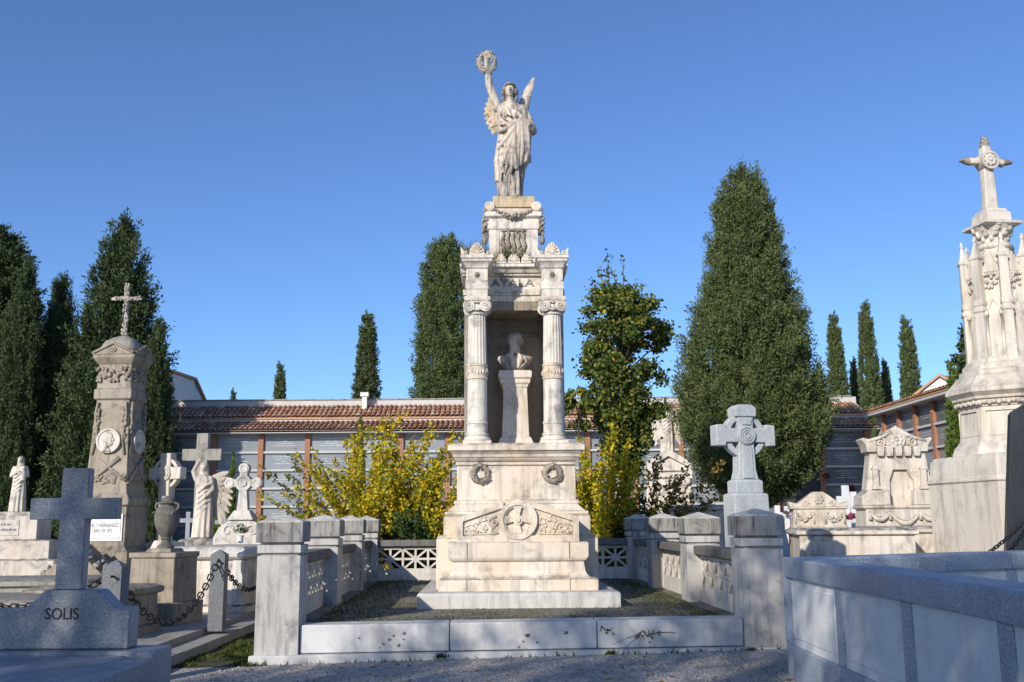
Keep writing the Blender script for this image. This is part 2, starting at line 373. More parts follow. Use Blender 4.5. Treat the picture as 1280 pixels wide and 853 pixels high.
M['maple'] = leafmat('maple leaf', [(0.0, (0.05,0.085,0.022)), (0.45, (0.105,0.155,0.035)), (0.75, (0.17,0.21,0.045)), (0.9, (0.28,0.26,0.04)), (1.0, (0.60,0.42,0.03))], 0.25)
M['yellow'] = leafmat('yellow shrub leaf', [(0.0, (0.14,0.21,0.02)), (0.32, (0.34,0.39,0.03)), (0.45, (0.62,0.55,0.03)), (0.8, (0.85,0.62,0.025)), (1.0, (0.75,0.40,0.03))], 0.4, dk=.15)
M['rust'] = leafmat('rusty shrub leaf', [(0.0, (0.13,0.09,0.03)), (0.4, (0.22,0.15,0.04)), (0.75, (0.36,0.24,0.05)), (1.0, (0.24,0.25,0.05))], 0.25)
M['ivy'] = leafmat('ivy leaf', [(0.0, (0.020,0.055,0.014)), (0.6, (0.04,0.09,0.022)), (1.0, (0.11,0.15,0.03))], 0.2)
M['grass'] = leafmat('dry grass', [(0.0, (0.08,0.10,0.02)), (0.5, (0.16,0.15,0.04)), (1.0, (0.34,0.28,0.13))], 0.3)
M['moss'] = leafmat('moss blades', [(0.0, (0.035,0.06,0.010)), (0.6, (0.07,0.10,0.015)), (1.0, (0.14,0.13,0.03))], 0.2)
M['litter'] = leafmat('fallen leaf', [(0.0, (0.14,0.09,0.03)), (0.5, (0.30,0.21,0.06)), (1.0, (0.20,0.12,0.05))], 0.1)
M['petal_pink'] = leafmat('pink petals', [(0.0, (0.50,0.03,0.16)), (1.0, (0.65,0.12,0.32))], 0.2)
M['petal_red'] = leafmat('red petals', [(0.0, (0.32,0.01,0.02)), (1.0, (0.50,0.03,0.06))], 0.2)
M['petal_white'] = leafmat('white petals', [(0.0, (0.70,0.68,0.60)), (1.0, (0.78,0.76,0.66))], 0.2)
def barkmat():
    t = NT('bark'); c = t.ramp(t.noise(9, 6, 0.7, vec=t.scaled(t.pos, (3, 3, 0.6))), [(0.3, (0.05,0.036,0.025)), (0.7, (0.17,0.125,0.09))])
    return t.done(c, 0.95, t.bump(t.noise(14, 5, 0.7), 0.5, 0.03), 0.1)
M['bark'] = barkmat()
M['twig'] = NT('shrub twig').done((0.17,0.10,0.055), 0.9)
def groundmat(name, cols, moss, scale=70, moss_amt=0.8, mlo=0.5, mhi=0.62):
    t = NT(name)
    v = t.voro(scale, out='Color'); sp = t.n.new('ShaderNodeSeparateColor'); t.put(v, sp.inputs[0])
    c = t.ramp(sp.outputs[0], [(0.0, cols[0]), (0.45, cols[1]), (0.8, cols[2]), (1.0, cols[3])])
    c = t.mix(t.ramp(t.noise(0.7, 6, 0.65), [(0.35, 0.45), (0.7, 0.0)]), c, tuple(x*0.6 for x in cols[1]))
    if moss: c = t.mix(t.ramp(t.noise(0.9, 8, 0.72, dist=0.3), [(mlo, 0.0), (mhi, moss_amt)]), c, moss)
    h = t.math('SUBTRACT', 1.0, t.voro(scale)); n1 = t.bump(h, 0.9, 0.012); n2 = t.bump(t.noise(4, 5), 0.3, 0.05, n1)
    return t.done(c, 0.92, n2, 0.2)
M['gravel'] = groundmat('pebbled path', [(0.17,0.155,0.14), (0.40,0.37,0.335), (0.56,0.525,0.48), (0.74,0.71,0.66)], None, 58)
M['soil'] = groundmat('mossy gravel', [(0.10,0.095,0.085), (0.22,0.20,0.17), (0.34,0.31,0.265), (0.46,0.43,0.385)], (0.11,0.105,0.03), 75, 0.75, 0.50, 0.64)
M['mossy'] = groundmat('mossy earth', [(0.07,0.06,0.045), (0.11,0.10,0.07), (0.15,0.13,0.09), (0.22,0.20,0.15)], (0.050,0.062,0.014), 90, 0.9, 0.38, 0.55)
M['paving'] = stone('paving slab', (0.37,0.355,0.33), (0.30,0.275,0.24), (0.10,0.097,0.09), 0.5, 0.5, 0.2, 0.8, 0.10, 0.15)

# ================================================================== ground
def grid_sheet(name, x0, x1, y0, y1, mat, z, nx=12, ny=4, slope=True, bumpy=0.0):
    xs = [x0+(x1-x0)*i/nx for i in range(nx+1)]; ys = [y0+(y1-y0)*j/ny for j in range(ny+1)]
    b = MB(); vs = []; fs = []
    for y in ys:
        for x in xs: vs.append((x, y, z+(gz(x) if slope else 0)+random.uniform(-bumpy, bumpy)))
    for j in range(ny):
        for i in range(nx):
            a = j*(nx+1)+i; fs.append((a, a+1, a+nx+2, a+nx+1))
    return b.add(vs, fs).build(name, mat, None, smooth=True)
def ground():
    xs = [-900, -60, -20, -6, -3, 0, 3, 6, 20, 60, 900]; ys = [-300, -20, 0, 6, 12, 24, 45, 90, 900]
    b = MB(); vs = [(x, y, gz(x)) for y in ys for x in xs]; n = len(xs)
    fs = [(j*n+i, j*n+i+1, (j+1)*n+i+1, (j+1)*n+i) for j in range(len(ys)-1) for i in range(n-1)]
    return b.add(vs, fs).build('ground', M['gravel'])
tag(ground(), kind='structure')
tag(grid_sheet('moss_strip', -3.9, -2.95, 11.72, 21.5, M['mossy'], 0.006, 2, 8), kind='structure')
tag(grid_sheet('moss_bed', 3.3, 12.0, 13.5, 36.0, M['mossy'], 0.006, 6, 8), kind='structure')

def blades(name, spots, hgt, w, mat, label=None, lean=0.5, parent=None):
    """short grass or moss blades: one three-cornered blade per spot"""
    V = []
    for (x, y, z) in spots:
        a = random.uniform(0, 2*PI); h = hgt*random.uniform(0.4, 1.2); c, s = math.cos(a)*w, math.sin(a)*w
        V += [(x-c, y-s, z), (x+c, y+s, z), (x+random.gauss(0, lean)*h, y+random.gauss(0, lean)*h, z+h)]
    me = fast_mesh(name, np.array(V), 3, mat); o = inst(me, name, parent)
    tag(o, label, None, None, 'stuff')
    if label: o['category'] = 'grass'
    return o

# raised paving on the left with its kerb
PLX = -3.88
pl = MB().box(-30, PLX-0.34, 8.2, 39.2, -0.25, 0.13).build('paved_platform', M['paving']); tag(pl, kind='structure')
kb = MB().box(0, 0.30, 0, 1.985, -0.3, 0.05).mesh('kerb_stone'); kb.materials.append(M['paving'])
for i in range(7): 
    k = inst(kb, 'kerb_stone', pl, (PLX-0.31+random.uniform(-.006, .006), 8.2+2.0*i, random.uniform(-0.01, 0.012)))

# ================================================================== columbarium (niche building)
BY = 40.0; EAVE = 5.02
def niche_front(root, length, rows, pitch, rowh, top, dark=None, xpier=0.0, skip=(), darkmat='tablet_dark'):
    """niche wall along local +x, front at local y=0 facing -y: backing wall, piers, ledges, tablets"""
    n = int(length/pitch)
    MB().box(0, length, 0.10, 3.2, -0.3, top).build('wall', M['band'], root)
    tm = MB().box(-pitch/2+0.125, pitch/2-0.125, -0.02, 0.02, -rowh/2+0.04, rowh/2-0.04).mesh('niche_tablet')
    tm.materials.append(M['tablet']); td = tm.copy(); td.materials.clear(); td.materials.append(M[darkmat])
    pm = MB().box(-0.105, 0.105, -0.05, 0.14, -0.3, top-0.01).mesh('brick_pier'); pm.materials.append(M['brick'])
    for i in range(n+1): inst(pm, 'brick_pier', root, (xpier+i*pitch, 0, 0))
    lm = MB().box(-pitch/2+0.104, pitch/2-0.104, -0.03, 0.12, -0.04, 0.04).mesh('ledge'); lm.materials.append(M['band'])
    for i in range(n):
        for r in range(rows):
            z = top-0.02-rowh*(r+0.5)
            if (i, r) in skip: continue
            inst(td if dark and dark(i, r) else tm, 'niche_tablet', root, (xpier+(i+0.5)*pitch, 0.085, z))
            inst(lm, 'ledge', root, (xpier+(i+0.5)*pitch, 0, z-rowh/2))
def tile_roof(name, length, run, rise, parent, loc, n_down=4, pitch=0.205, seed=1):
    """barrel tiles: every tile a half pipe, each course lapping the one below"""
    rr = random.Random(seed); b = MB(); nc = int(length/pitch)
    L = math.hypot(run, rise); step = L/n_down
    for i in range(nc):
        for j in range(n_down):
            x = (i+0.5)*pitch+rr.uniform(-.008, .008)
            s0 = j*step-0.03+rr.uniform(-.012, .012); s1 = (j+1)*step+0.06
            vs = []
            for s, r_, up in ((s0, 0.098, 0.028), (s1, 0.078, 0.0)):
                y, z = s*run/L, s*rise/L
                for k in range(6):
                    a = PI*k/5; vs.append((x-r_*math.cos(a), y-up*rise/L*0, z+up+r_*0.85*math.sin(a)))
            b.add(vs, [(k, k+1, k+7, k+6) for k in range(5)])
    o = b.build(name, M['tile'], parent, loc=loc, angle=50); tag(o, kind='stuff')
    return o
XL = -19.6
col = thing('columbarium_building', 'long columbarium of grey niche tablets between brick piers under a clay tiled roof', 'building', (XL, BY, 0), rad(0.0))
LEN = 34.2
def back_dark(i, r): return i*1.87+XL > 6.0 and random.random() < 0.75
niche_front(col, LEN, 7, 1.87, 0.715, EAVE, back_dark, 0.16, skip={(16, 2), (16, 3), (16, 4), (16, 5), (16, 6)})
MB().box(0.27+16*1.87, 0.05+17*1.87, 0.085, 0.099, -0.1, EAVE-0.05-2*0.715).build('doorway', M['doorway_shade'], col)  # flat sheet on the wall, no real recess; its darkness is painted shade
MB().prism([(0, 0), (LEN, 0), (LEN, 0.10), (0, 0.10)], -0.45, 0.4).build('eave_board', M['band'], col, loc=(0, 0, EAVE))
MB().box(0, LEN, 0.95, 1.2, EAVE+0.14, EAVE+0.74).build('upper_fascia', M['band'], col)
MB().box(0, LEN, 2.10, 2.45, EAVE+0.9, EAVE+1.60).build('parapet', M['band'], col)
cp = MB()
for i in range(int(LEN/0.5)): cp.box(i*0.5+0.004, i*0.5+0.496, 2.06, 2.49, EAVE+1.602, EAVE+1.655)
tag(cp.build('parapet_coping', M['old_grey'], col), kind='stuff')
def slope_slab(parent, L, y0, z0, y1, z1, name='roof_slab'):
    MB().add([(0,y0,z0),(L,y0,z0),(L,y1,z1),(0,y1,z1),(0,y0,z0-.06),(L,y0,z0-.06),(L,y1,z1-.06),(0,y1,z1-.06)],
             [(0,1,2,3),(7,6,5,4),(0,4,5,1),(1,5,6,2),(2,6,7,3),(3,7,4,0)]).build(name, M['tile'], parent)
slope_slab(col, LEN, -0.45, EAVE+0.09, 0.96, EAVE+0.55)
slope_slab(col, LEN, 0.90, EAVE+0.74, 2.12, EAVE+1.34)
tile_roof('roof_tiles', LEN, 1.42, 0.46, col, (0, -0.50, EAVE+0.095), 4, seed=2)
tile_roof('roof_tiles', LEN, 1.26, 0.61, col, (0, 0.88, EAVE+0.745), 4, seed=3)
v = MB().cbox(0, 0, 0.2, 0.2, 0, 0.55).build('roof_vent', M['render'], col, loc=((451-640)/1244*41-XL, 1.75, EAVE+1.15))
MB().cbox(0, 0, 0.34, 0.3, 0.55, 0.72).build('vent_cap', M['render'], v)

WX = 14.55
wing = thing('columbarium_wing', 'columbarium wing coming forward at right with sloping tile eave and dark tablets', 'building', (WX, BY-0.06, 0), rad(-90.0))
WL = 14.0; WE = 5.52
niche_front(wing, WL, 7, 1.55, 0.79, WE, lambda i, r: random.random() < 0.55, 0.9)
MB().prism([(0, 0), (WL, 0), (WL, 0.10), (0, 0.10)], -0.40, 0.4).build('eave_board', M['band'], wing, loc=(0, 0, WE))
slope_slab(wing, WL, -0.42, WE+0.16, 1.5, WE+0.62)
tile_roof('roof_tiles', WL, 1.95, 0.47, wing, (0, -0.46, WE+0.165), 5, seed=5)
MB().box(0, WL, 1.5, 1.8, WE+0.1, WE+0.62).build('parapet', M['render'], wing)
def gable_house(name, label, loc, rz, w, d, h, rise):
    t = thing(name, label, 'building', loc, rz)
    MB().prism([(-w/2, -0.2), (w/2, -0.2), (w/2, h), (0, h+rise), (-w/2, h)], 0, d).build('wall', M['render'], t)
    for s in (-1, 1):
        MB().prism([(s*(w/2+.15), h-.02), (s*(w/2+.15), h+.1), (0, h+rise+.14), (0, h+rise+.02)], -0.15, d+0.1).build('roof', M['tile'], t, fix=True)
    return t
p = at(236, 500, 47); hb = at(236, 468, 47)
gable_house('white_house', 'white rendered building end showing above the tile roof beside the dark cypress', (p.x-1.9, 46, 0), rad(14), 4.6, 9, hb.z-0.35, 0.75)
p = at(1172, 500, 44); hb = at(1172, 466, 44)
gable_house('gabled_house', 'cream gable with tiled verge rising behind the right columbarium wing', (p.x+0.2, 44, 0), rad(-40), 3.6, 8, hb.z-1.5, 1.3)

# ================================================================== plot enclosure
PY = 12.2; IN = 0.34                                   # front line, level of the plot's ground
plot = thing('stone_enclosure', 'low stone enclosure with square posts and pierced panels round the tall monument', 'enclosure', (0.10, PY, 0), rad(2.0))
tag(MB().box(-2.8, 2.8, 0.1, 9.1, -0.4, IN).build('plot_ground', M['soil']), kind='structure')
pg = bpy.data.objects['plot_ground']; pg.location = plot.location; pg.rotation_euler = plot.rotation_euler
HX = 2.84
pil = MB().stack([(0.30,0.30,-0.25),(0.30,0.30,0.045),(0.285,0.285,0.055),(0.25,0.25,0.058),(0.25,0.25,1.172),(0.238,0.238,1.18),(0.212,0.212,1.182),(0.212,0.212,1.208),(0.252,0.252,1.21),(0.252,0.252,1.302),(0.208,0.208,1.304),(0.208,0.208,1.33)])
cap = MB().stack([(0.27,0.27,1.331),(0.272,0.272,1.335),(0.272,0.272,1.56),(0.268,0.268,1.563)])
captop = MB().stack([(0.268,0.268,1.5635),(0.255,0.255,1.575),(0.012,0.012,1.655)])
pil_me = cap_me = None
ys = [0.0, 3.15, 6.2, 9.0]
spots = [(s*HX, y) for s in (-1, 1) for y in ys]
for i, (x, y) in enumerate(spots):
    if i == 0:
        a = pil.build('pillar', M['post'], plot, bevel=0.004); b = cap.build('cap', M['post_cap'], a, bevel=0.006); captop.build('cap_top', M['fret'], a)
    else:
        a = copy_tree(bpy.data.objects['pillar'], plot)
    a.location = (x, y, (gz(x)*.3 if y == 0 else 0.0)+random.uniform(-0.004, 0.004))
    a.rotation_euler.z = random.uniform(-0.012, 0.012)+(PI if i % 3 == 1 else 0)
def fret_panel(L, cells, z0=IN, zt=1.0):
    """pierced panel: solid foot, then a row of eight-rayed squares"""
    b = MB(); foot = z0+0.24; h = zt-foot; w = L/cells; t = 0.045
    b.box(-L/2, L/2, -0.05, 0.05, z0-0.2, foot)
    b.box(-L/2, L/2, -0.05, 0.05, zt-0.035, zt+0.02)
    for i in range(cells):
        x0, x1 = -L/2+i*w, -L/2+(i+1)*w; cx = (x0+x1)/2; cz = (foot+zt-0.035)/2; hh = (zt-0.035-foot)/2
        b.box(x0, x0+t/2, -0.049, 0.049, foot, zt-0.035); b.box(x1-t/2, x1, -0.049, 0.049, foot, zt-0.035)
        b.box(cx-t/2, cx+t/2, -0.044, 0.044, foot, zt-0.035); b.box(x0+t/2, x1-t/2, -0.040, 0.040, cz-t/2, cz+t/2)
        for s in (-1, 1):
            dx, dz = w/2-t/2, hh; n = math.hypot(dx, dz); ox, oz = -dz/n*t*0.45*s, dx/n*t*0.45
            b.prism([(cx-dx-ox*1, cz-s*dz-oz), (cx+dx-ox, cz+s*dz-oz), (cx+dx+ox, cz+s*dz+oz), (cx-dx+ox, cz-s*dz+oz)], -0.046+0.004*s, 0.046-0.004*s)
    return b
def bay(p, q, cells, rz):
    L = math.hypot(q[0]-p[0], q[1]-p[1])-0.5; c = ((p[0]+q[0])/2, (p[1]+q[1])/2, 0)
    o = fret_panel(L+0.02, cells).build('fretwork_panel', M['fret'], plot, loc=c, fix=True); o.rotation_euler.z = rz
    k = MB().stack([(L/2, 0.12, 1.022), (L/2, 0.15, 1.04), (L/2, 0.15, 1.14), (L/2, 0.13, 1.16)]).build('coping', M['coping'], plot, loc=c); k.rotation_euler.z = rz
    return o
for s in (-1, 1):
    for j in range(3): bay((s*HX, ys[j]), (s*HX, ys[j+1]), 5 if j < 2 else 4, PI/2)
bay((-HX, 9.0), (HX, 9.0), 10, 0)
# front kerb: three long slabs over a footing course
xa, xb = -HX+0.252, HX-0.252
for (f0, f1) in ((0.0, 0.335), (0.335, 0.667), (0.667, 1.0)):
    l, r = xa+(xb-xa)*f0+0.005, xa+(xb-xa)*f1-0.005
    zl, zr = 0.070+.006*l, 0.070+.006*r
    MB().add([(l,-.20,zl),(r,-.20,zr),(r,.16,zr),(l,.16,zl),(l,-.20,.385+.006*l),(r,-.20,.385+.006*r),(r,.16,.385+.006*r),(l,.16,.385+.006*l)],
             [(0,3,2,1),(4,5,6,7),(0,1,5,4),(1,2,6,5),(2,3,7,6),(3,0,4,7)]).build('kerb_slab', M['marble_grey'], plot, bevel=0.012)
for (l, r) in ((-3.14, -0.9), (-0.89, 1.05), (1.06, 3.16)):
    MB().add([(l,-.305,-.3),(r,-.305,-.3),(r,.2,-.3),(l,.2,-.3),(l,-.305,.062+.006*l),(r,-.305,.062+.006*r),(r,.2,.062+.006*r),(l,.2,.062+.006*l)],
             [(0,3,2,1),(4,5,6,7),(0,1,5,4),(1,2,6,5),(2,3,7,6),(3,0,4,7)]).build('footing_slab', M['marble_grey'], plot, bevel=0.008)
# dark mineral rosettes and spots on the kerb
def splat(b, cx, cz, r, seed):
    rr = random.Random(seed); pts = []
    for k in range(14):
        q = r*rr.uniform(0.45, 1.15); pts.append((cx+q*math.cos(2*PI*k/14)*1.2, cz+q*math.sin(2*PI*k/14)))
    b.prism(pts, -0.2035, -0.199)
b = MB()
for i, (x, z, r) in enumerate([(-1.55,.2,.02),(-1.5,.24,.018),(-1.62,.15,.016),(-1.38,.27,.022),(-1.38,.2,.016),(-1.44,.13,.018),(-1.9,.22,.014),(-1.66,.11,.012),(0.05,.23,.03),(0.0,.16,.016),(.16,.15,.014),(0.5,.25,.026),(-.05,.1,.014)]): splat(b, x, z, r, i)
tag(b.build('lichen_spots', M['urn'], plot), kind='stuff')
b = MB()
for i in range(46):
    cx_, cz_, sd = ((1.42, .215, .05), (1.0, .285, .032))[i % 3 == 2]; splat(b, random.gauss(cx_, sd*1.3), max(.06, random.gauss(cz_, sd*.6)), random.uniform(.007, .02), 50+i)
for k in range(9):
    a = random.uniform(0, 2*PI); L = random.uniform(.1, .45); b.tube([(1.42, -.2, .215), (1.42+L*.5*math.cos(a), -.201, .215+.5*L*.35*math.sin(a)), (1.42+L*math.cos(a), -.201, max(.06, .215+L*.42*math.sin(a)-.05))], [.004, .003, .0015], 4)
tag(b.build('dead_creeper', M['urn'], plot), kind='stuff')

# moss and litter inside the plot and on the strip
def in_plot(x, y): 
    c, s = math.cos(rad(2.0)), math.sin(rad(2.0)); return (0.10+x*c-y*s, PY+x*s+y*c)
sp = []
while len(sp) < 9000:
    x, y = random.uniform(-2.55, 2.55), random.uniform(0.25, 8.85)
    edge = min(2.6-abs(x), y-0.1, 8.95-y)
    if random.random() < math.exp(-edge*2.2)+0.06*(math.sin(x*3+y*2.1)+math.sin(y*4.3-x) > 0.9):
        sp.append((*in_plot(x, y), IN-0.004))
blades('plot_moss', sp, 0.035, 0.009, M['moss'], 'mossy growth along the inner edges of the plot')
sp = [(random.uniform(-3.88, -3.05), random.uniform(11.75, 20), 0.0) for _ in range(9000)]
sp = [(x, y, gz(x)+0.004) for x, y, _ in sp if math.sin(x*9+y*3)+math.sin(y*5.1) > -0.6]
blades('strip_grass', sp, 0.04, 0.010, M['moss'], 'short green growth on the strip beside the left posts')
def litter(name, spots, size, label):
    V = []
    for (x, y, z) in spots:
        a = random.uniform(0, 2*PI); s = size*random.uniform(.5, 1.2); c, n = math.cos(a)*s, math.sin(a)*s; k = random.uniform(.0, .6)*s
        V += [(x-c, y-n, z+.003), (x+n*.5, y-c*.5, z+k), (x+c, y+n, z+.006), (x-n*.5, y+c*.5, z+k*.3)]
    tag(inst(fast_mesh(name, np.array(V), 4, M['litter']), name), label, 'leaves', None, 'stuff')
litter('fallen_leaves', [(*in_plot(random.uniform(-2.5, 2.5), random.uniform(.3, 8.8)), IN+.002) for _ in range(420)]+[(x, y, gz(x)+.004) for x, y in [(random.uniform(-3.4, 3.6), random.uniform(8, 11.8)) for _ in range(300)]], 0.035, 'brown fallen leaves scattered over gravel')
sp = []
for (x, y, z, n, sd) in ((2.62, -.33, .03, 160, .035), (-2.58, .25, IN, 120, .06), (-.95, -.33, .02, 40, .03), (1.0, -.33, .03, 40, .03), (-2.2, .22, IN, 60, .12), (2.3, .24, IN, 60, .15), (-3.1, -.35, -.05, 60, .1)):
    for _ in range(n): a, c = in_plot(x+random.gauss(0, sd), y+random.gauss(0, sd*.4)); sp.append((a, c, z-.01))
for _ in range(150):
    a, c = in_plot(random.uniform(-3.1, 3.1), -.33+random.gauss(0, .03)); sp.append((a, c, gz(a)-.004))
blades('kerb_weeds', sp, 0.06, 0.010, M['moss'], 'small green weeds rooted at the kerb joints', .4)
# loose pebbles on the path in front
def pebbles(name, n, x0, x1, y0, y1, label):
    b = MB()
    for _ in range(n):
        x, y = random.uniform(x0, x1), random.uniform(y0, y1); r = random.uniform(.005, .012)*(1.7 if random.random() < .12 else 1)
        b.ell((x, y, gz(x)+r*.3), (r, r*random.uniform(.6, 1), r*.6), 5, 3)
    tag(b.build(name, M['gravel'], smooth=True), label, 'pebbles', None, 'stuff')
pebbles('loose_pebbles', 4200, -3.4, 2.6, 8.6, 11.85, 'loose pebbles on the path before the kerb')

def worn_marks(parent, x0, x1, z0, z1, y, mat, seed):
    """an inscription worn past reading: short upright and slanting strokes"""
    rr = random.Random(seed); b = MB(); x = x0; h = z1-z0
    while x < x1:
        w = h*rr.uniform(.12, .2); sl = rr.choice((0, 0, .25, -.25))*h; t = rr.uniform(.6, 1)*h
        b.prism([(x, z0), (x+w, z0), (x+w+sl, z0+t), (x+sl, z0+t)], y-.004, y+.004)
        x += h*rr.uniform(.32, .75)
    return tag(b.build('worn_inscription', mat, parent), kind='stuff')
# ================================================================== the monument
mon = thing('tall_monument', 'tall cream marble monument with two ionic columns, dark niche and carved tomb front', 'monument', (0.035, 16.22, -0.0465), rad(1.2), scale=1.03)
mm = M['marble']
def D(Y): return Y-15.75                              # surveyed depth -> local y
MB().stack([(1.385, 1.55, 0.25), (1.385, 1.55, 0.56), (1.36, 1.525, 0.585)], 0, D(15.45)).build('base_slab', M['slab'], mon, bevel=0.012)
# carved tomb front
tomb = MB().stack([(1.11,0.30,0.58),(1.11,0.30,0.735),(1.09,0.28,0.75)], 0, D(14.45)).build('tomb_front', mm, mon, bevel=0.01)
b = MB(); prof = [(1.09, 0.745)]
for k in range(7): a = k/6*PI/2; prof.append((0.93+0.14*(1-math.sin(a)), 0.755+0.13*(1-math.cos(a))))
prof += [(0.915, 0.99)]
b.stack([(w, 0.26+(w-0.93)*0.6, z) for w, z in prof], 0, D(14.5)); b.build('tomb_body', mm, tomb)
MB().stack([(0.92,0.27,0.985),(0.955,0.29,1.0),(0.97,0.31,1.03),(0.985,0.315,1.05),(0.985,0.315,1.235),(0.97,0.30,1.25)], 0, D(14.5)).build('tomb_ledge', mm, tomb, bevel=0.006)
for s in (-1, 1): 
    MB().box(s*0.715-0.005, s*0.715+0.005, D(14.18)-0.003, D(14.3), 1.03, 1.24).build('joint', M['urn'], tomb)
    MB().box(s*0.715-0.005, s*0.715+0.005, D(14.149)-0.002, D(14.3), 0.59, 0.735).build('joint', M['urn'], tomb)
yF = D(14.27)
ped = MB().prism([(-.855,1.25),(.855,1.25),(.855,1.58),(.20,1.80),(.0,1.845),(-.20,1.80),(-.855,1.58)], yF+0.04, D(14.85)).build('pediment', mm, tomb, bevel=0.006)
fr = MB()                                            # raised rim round the two carved fields
fr.prism([(-.86,1.25),(.86,1.25),(.86,1.335),(-.86,1.335)], yF, yF+0.05)
for s in (-1, 1):
    fr.prism([(s*.86,1.33),(s*.86,1.585),(s*.775,1.555),(s*.775,1.33)], yF+0.001, yF+0.05)
    fr.prism([(s*.86,1.585),(s*.2,1.805),(s*.2,1.725),(s*.775,1.535),(s*.86,1.50)], yF+0.002, yF+0.05)
fr.ring(0, 1.555, 0.205, 0.275, yF-0.022, yF+0.05, 40)
fr.build('pediment_rim', mm, ped, fix=True)
wh = MB(); wh.disc(0, 1.555, 0.207, yF+0.030, yF+0.06, 40); wh.ring(0, 1.555, 0.18, 0.207, yF-0.002, yF+0.04, 40)
wh.disc(0, 1.555, 0.07, yF-0.024, yF+0.04); wh.disc(0, 1.555, 0.035, yF-0.045, yF+0.02)
for k in range(4):
    a = PI/4*0+PI/2*k; c, s = math.cos(a), math.sin(a)
    q = [(0.05, -0.02), (0.185, -0.06), (0.185, 0.06), (0.05, 0.02)]
    wh.prism([(x*c-y*s, 1.555+x*s+y*c) for x, y in q], yF-0.012, yF+0.04)
wh.build('wheel_cross', mm, ped, fix=True)
def spiral(b, cx, cz, y, r, turns, a0, t, sgn=1, n=26):
    b.tube([(cx+r*(1-k/n*0.85)*math.cos(a0+sgn*turns*2*PI*k/n), y, cz+r*(1-k/n*0.85)*math.sin(a0+sgn*turns*2*PI*k/n)) for k in range(n+1)], [t*(1-.4*k/n) for k in range(n+1)], 6)
def flower(b, cx, cz, y, r, n=5):
    for k in range(n): a = 2*PI*k/n; b.ell((cx+r*.55*math.cos(a), y, cz+r*.55*math.sin(a)), (r*.4, r*.25, r*.4), 8, 6)
    b.ell((cx, y-.012, cz), (r*.3, r*.3, r*.3), 8, 6)
for s in (-1, 1):
    b = MB(); y = yF+0.034
    flower(b, s*.49, 1.435, y, 0.075); spiral(b, s*.36, 1.53, y, .075, 1.3, 0, .017, s); spiral(b, s*.62, 1.44, y, .085, 1.4, PI, .017, -s); spiral(b, s*.50, 1.58, y, .05, 1.2, PI/2, .013, s); spiral(b, s*.72, 1.41, y, .05, 1.2, 0, .013, s)
    spiral(b, s*.33, 1.395, y, .06, 1.2, PI/2, .015, -s); b.tube([(s*.28,y,1.37),(s*.42,y,1.36),(s*.6,y,1.36),(s*.76,y,1.36)], .014, 6)
    b.tube([(s*.30,y,1.60),(s*.42,y,1.56),(s*.55,y,1.53),(s*.76,y,1.46)], .014, 6)
    for k in range(16): 
        x = random.uniform(.29, .76); b.ell((s*x, y, random.uniform(1.36, 1.66-(x-.2)*.33)), (.022, .018, .03), 6, 5)
    b.build('carved_scroll', mm, ped, smooth=True)
# main pedestal
pd = MB().stack([(1.17,1.06,0.56),(1.17,1.06,1.29),(1.155,1.045,1.295),(1.155,1.045,1.305),(1.165,1.055,1.31),(1.14,1.03,1.335),(1.07,1.0,1.34),(1.07,1.0,1.605),(1.055,.985,1.61),(1.055,.985,1.622),(1.07,1.0,1.625),(1.04,0.99,1.64)], 0, D(15.75)).build('pedestal_base', mm, mon, bevel=0.01)
MB().stack([(w, h+.20, z) for w, h, z in [(1.06,0.80,1.642),(1.06,0.80,1.675),(1.02,0.78,1.685),(0.98,0.76,1.72),(0.92,0.74,1.775),(0.91,.735,1.78),(0.91,.735,1.79),(0.925,0.745,1.792),(0.925,0.745,1.835),(0.885,0.72,1.85),(0.885,0.72,2.345),(0.872,.707,2.35),(0.872,.707,2.362),(0.90,0.735,2.365),(0.905,0.74,2.405),(0.88,0.715,2.41)]], 0, D(15.92)).build('dado', mm, mon, bevel=0.003)
MB().stack([(w, h+.20, z) for w, h, z in [(0.885,0.72,2.416),(0.91,0.75,2.435),(0.925,0.77,2.465),(0.925,0.77,2.475),(0.945,0.79,2.478),(0.95,0.80,2.52),(0.99,0.84,2.56),(0.99,0.84,2.57),(1.02,0.87,2.575),(1.02,0.87,2.64),(1.0,0.85,2.665),(0.97,0.82,2.685)]], 0, D(15.92)).build('pedestal_cornice', mm, mon, bevel=0.003)
def wreath(b, cx, cz, y, R, t, n=34, seed=0, tall=1.0):
    rr = random.Random(seed)
    b.tube([(cx+R*math.cos(2*PI*k/24), y, cz+tall*R*math.sin(2*PI*k/24)) for k in range(24)], t*.75, 8, True)
    for k in range(n*3):
        a = rr.uniform(0, 2*PI); q = R+rr.uniform(-t, t)*.85; M3 = Matrix.Rotation(-a+rr.uniform(-.6, .6), 3, 'Y')
        b.ell((cx+q*math.cos(a), y-rr.uniform(0, t)*.7, cz+tall*q*math.sin(a)), (t*.22, t*.25, t*.55), 6, 5, M3)
for i, s in enumerate((-1, 1)):
    b = MB(); wreath(b, s*.54, 2.235, D(15.0)-.02, .115, .05, 34, i)
    b.ell((s*.54, D(15.0)-.05, 2.36), (.05, .03, .035), 8, 6); b.build('carved_wreath', M['stele'], mon, smooth=True)
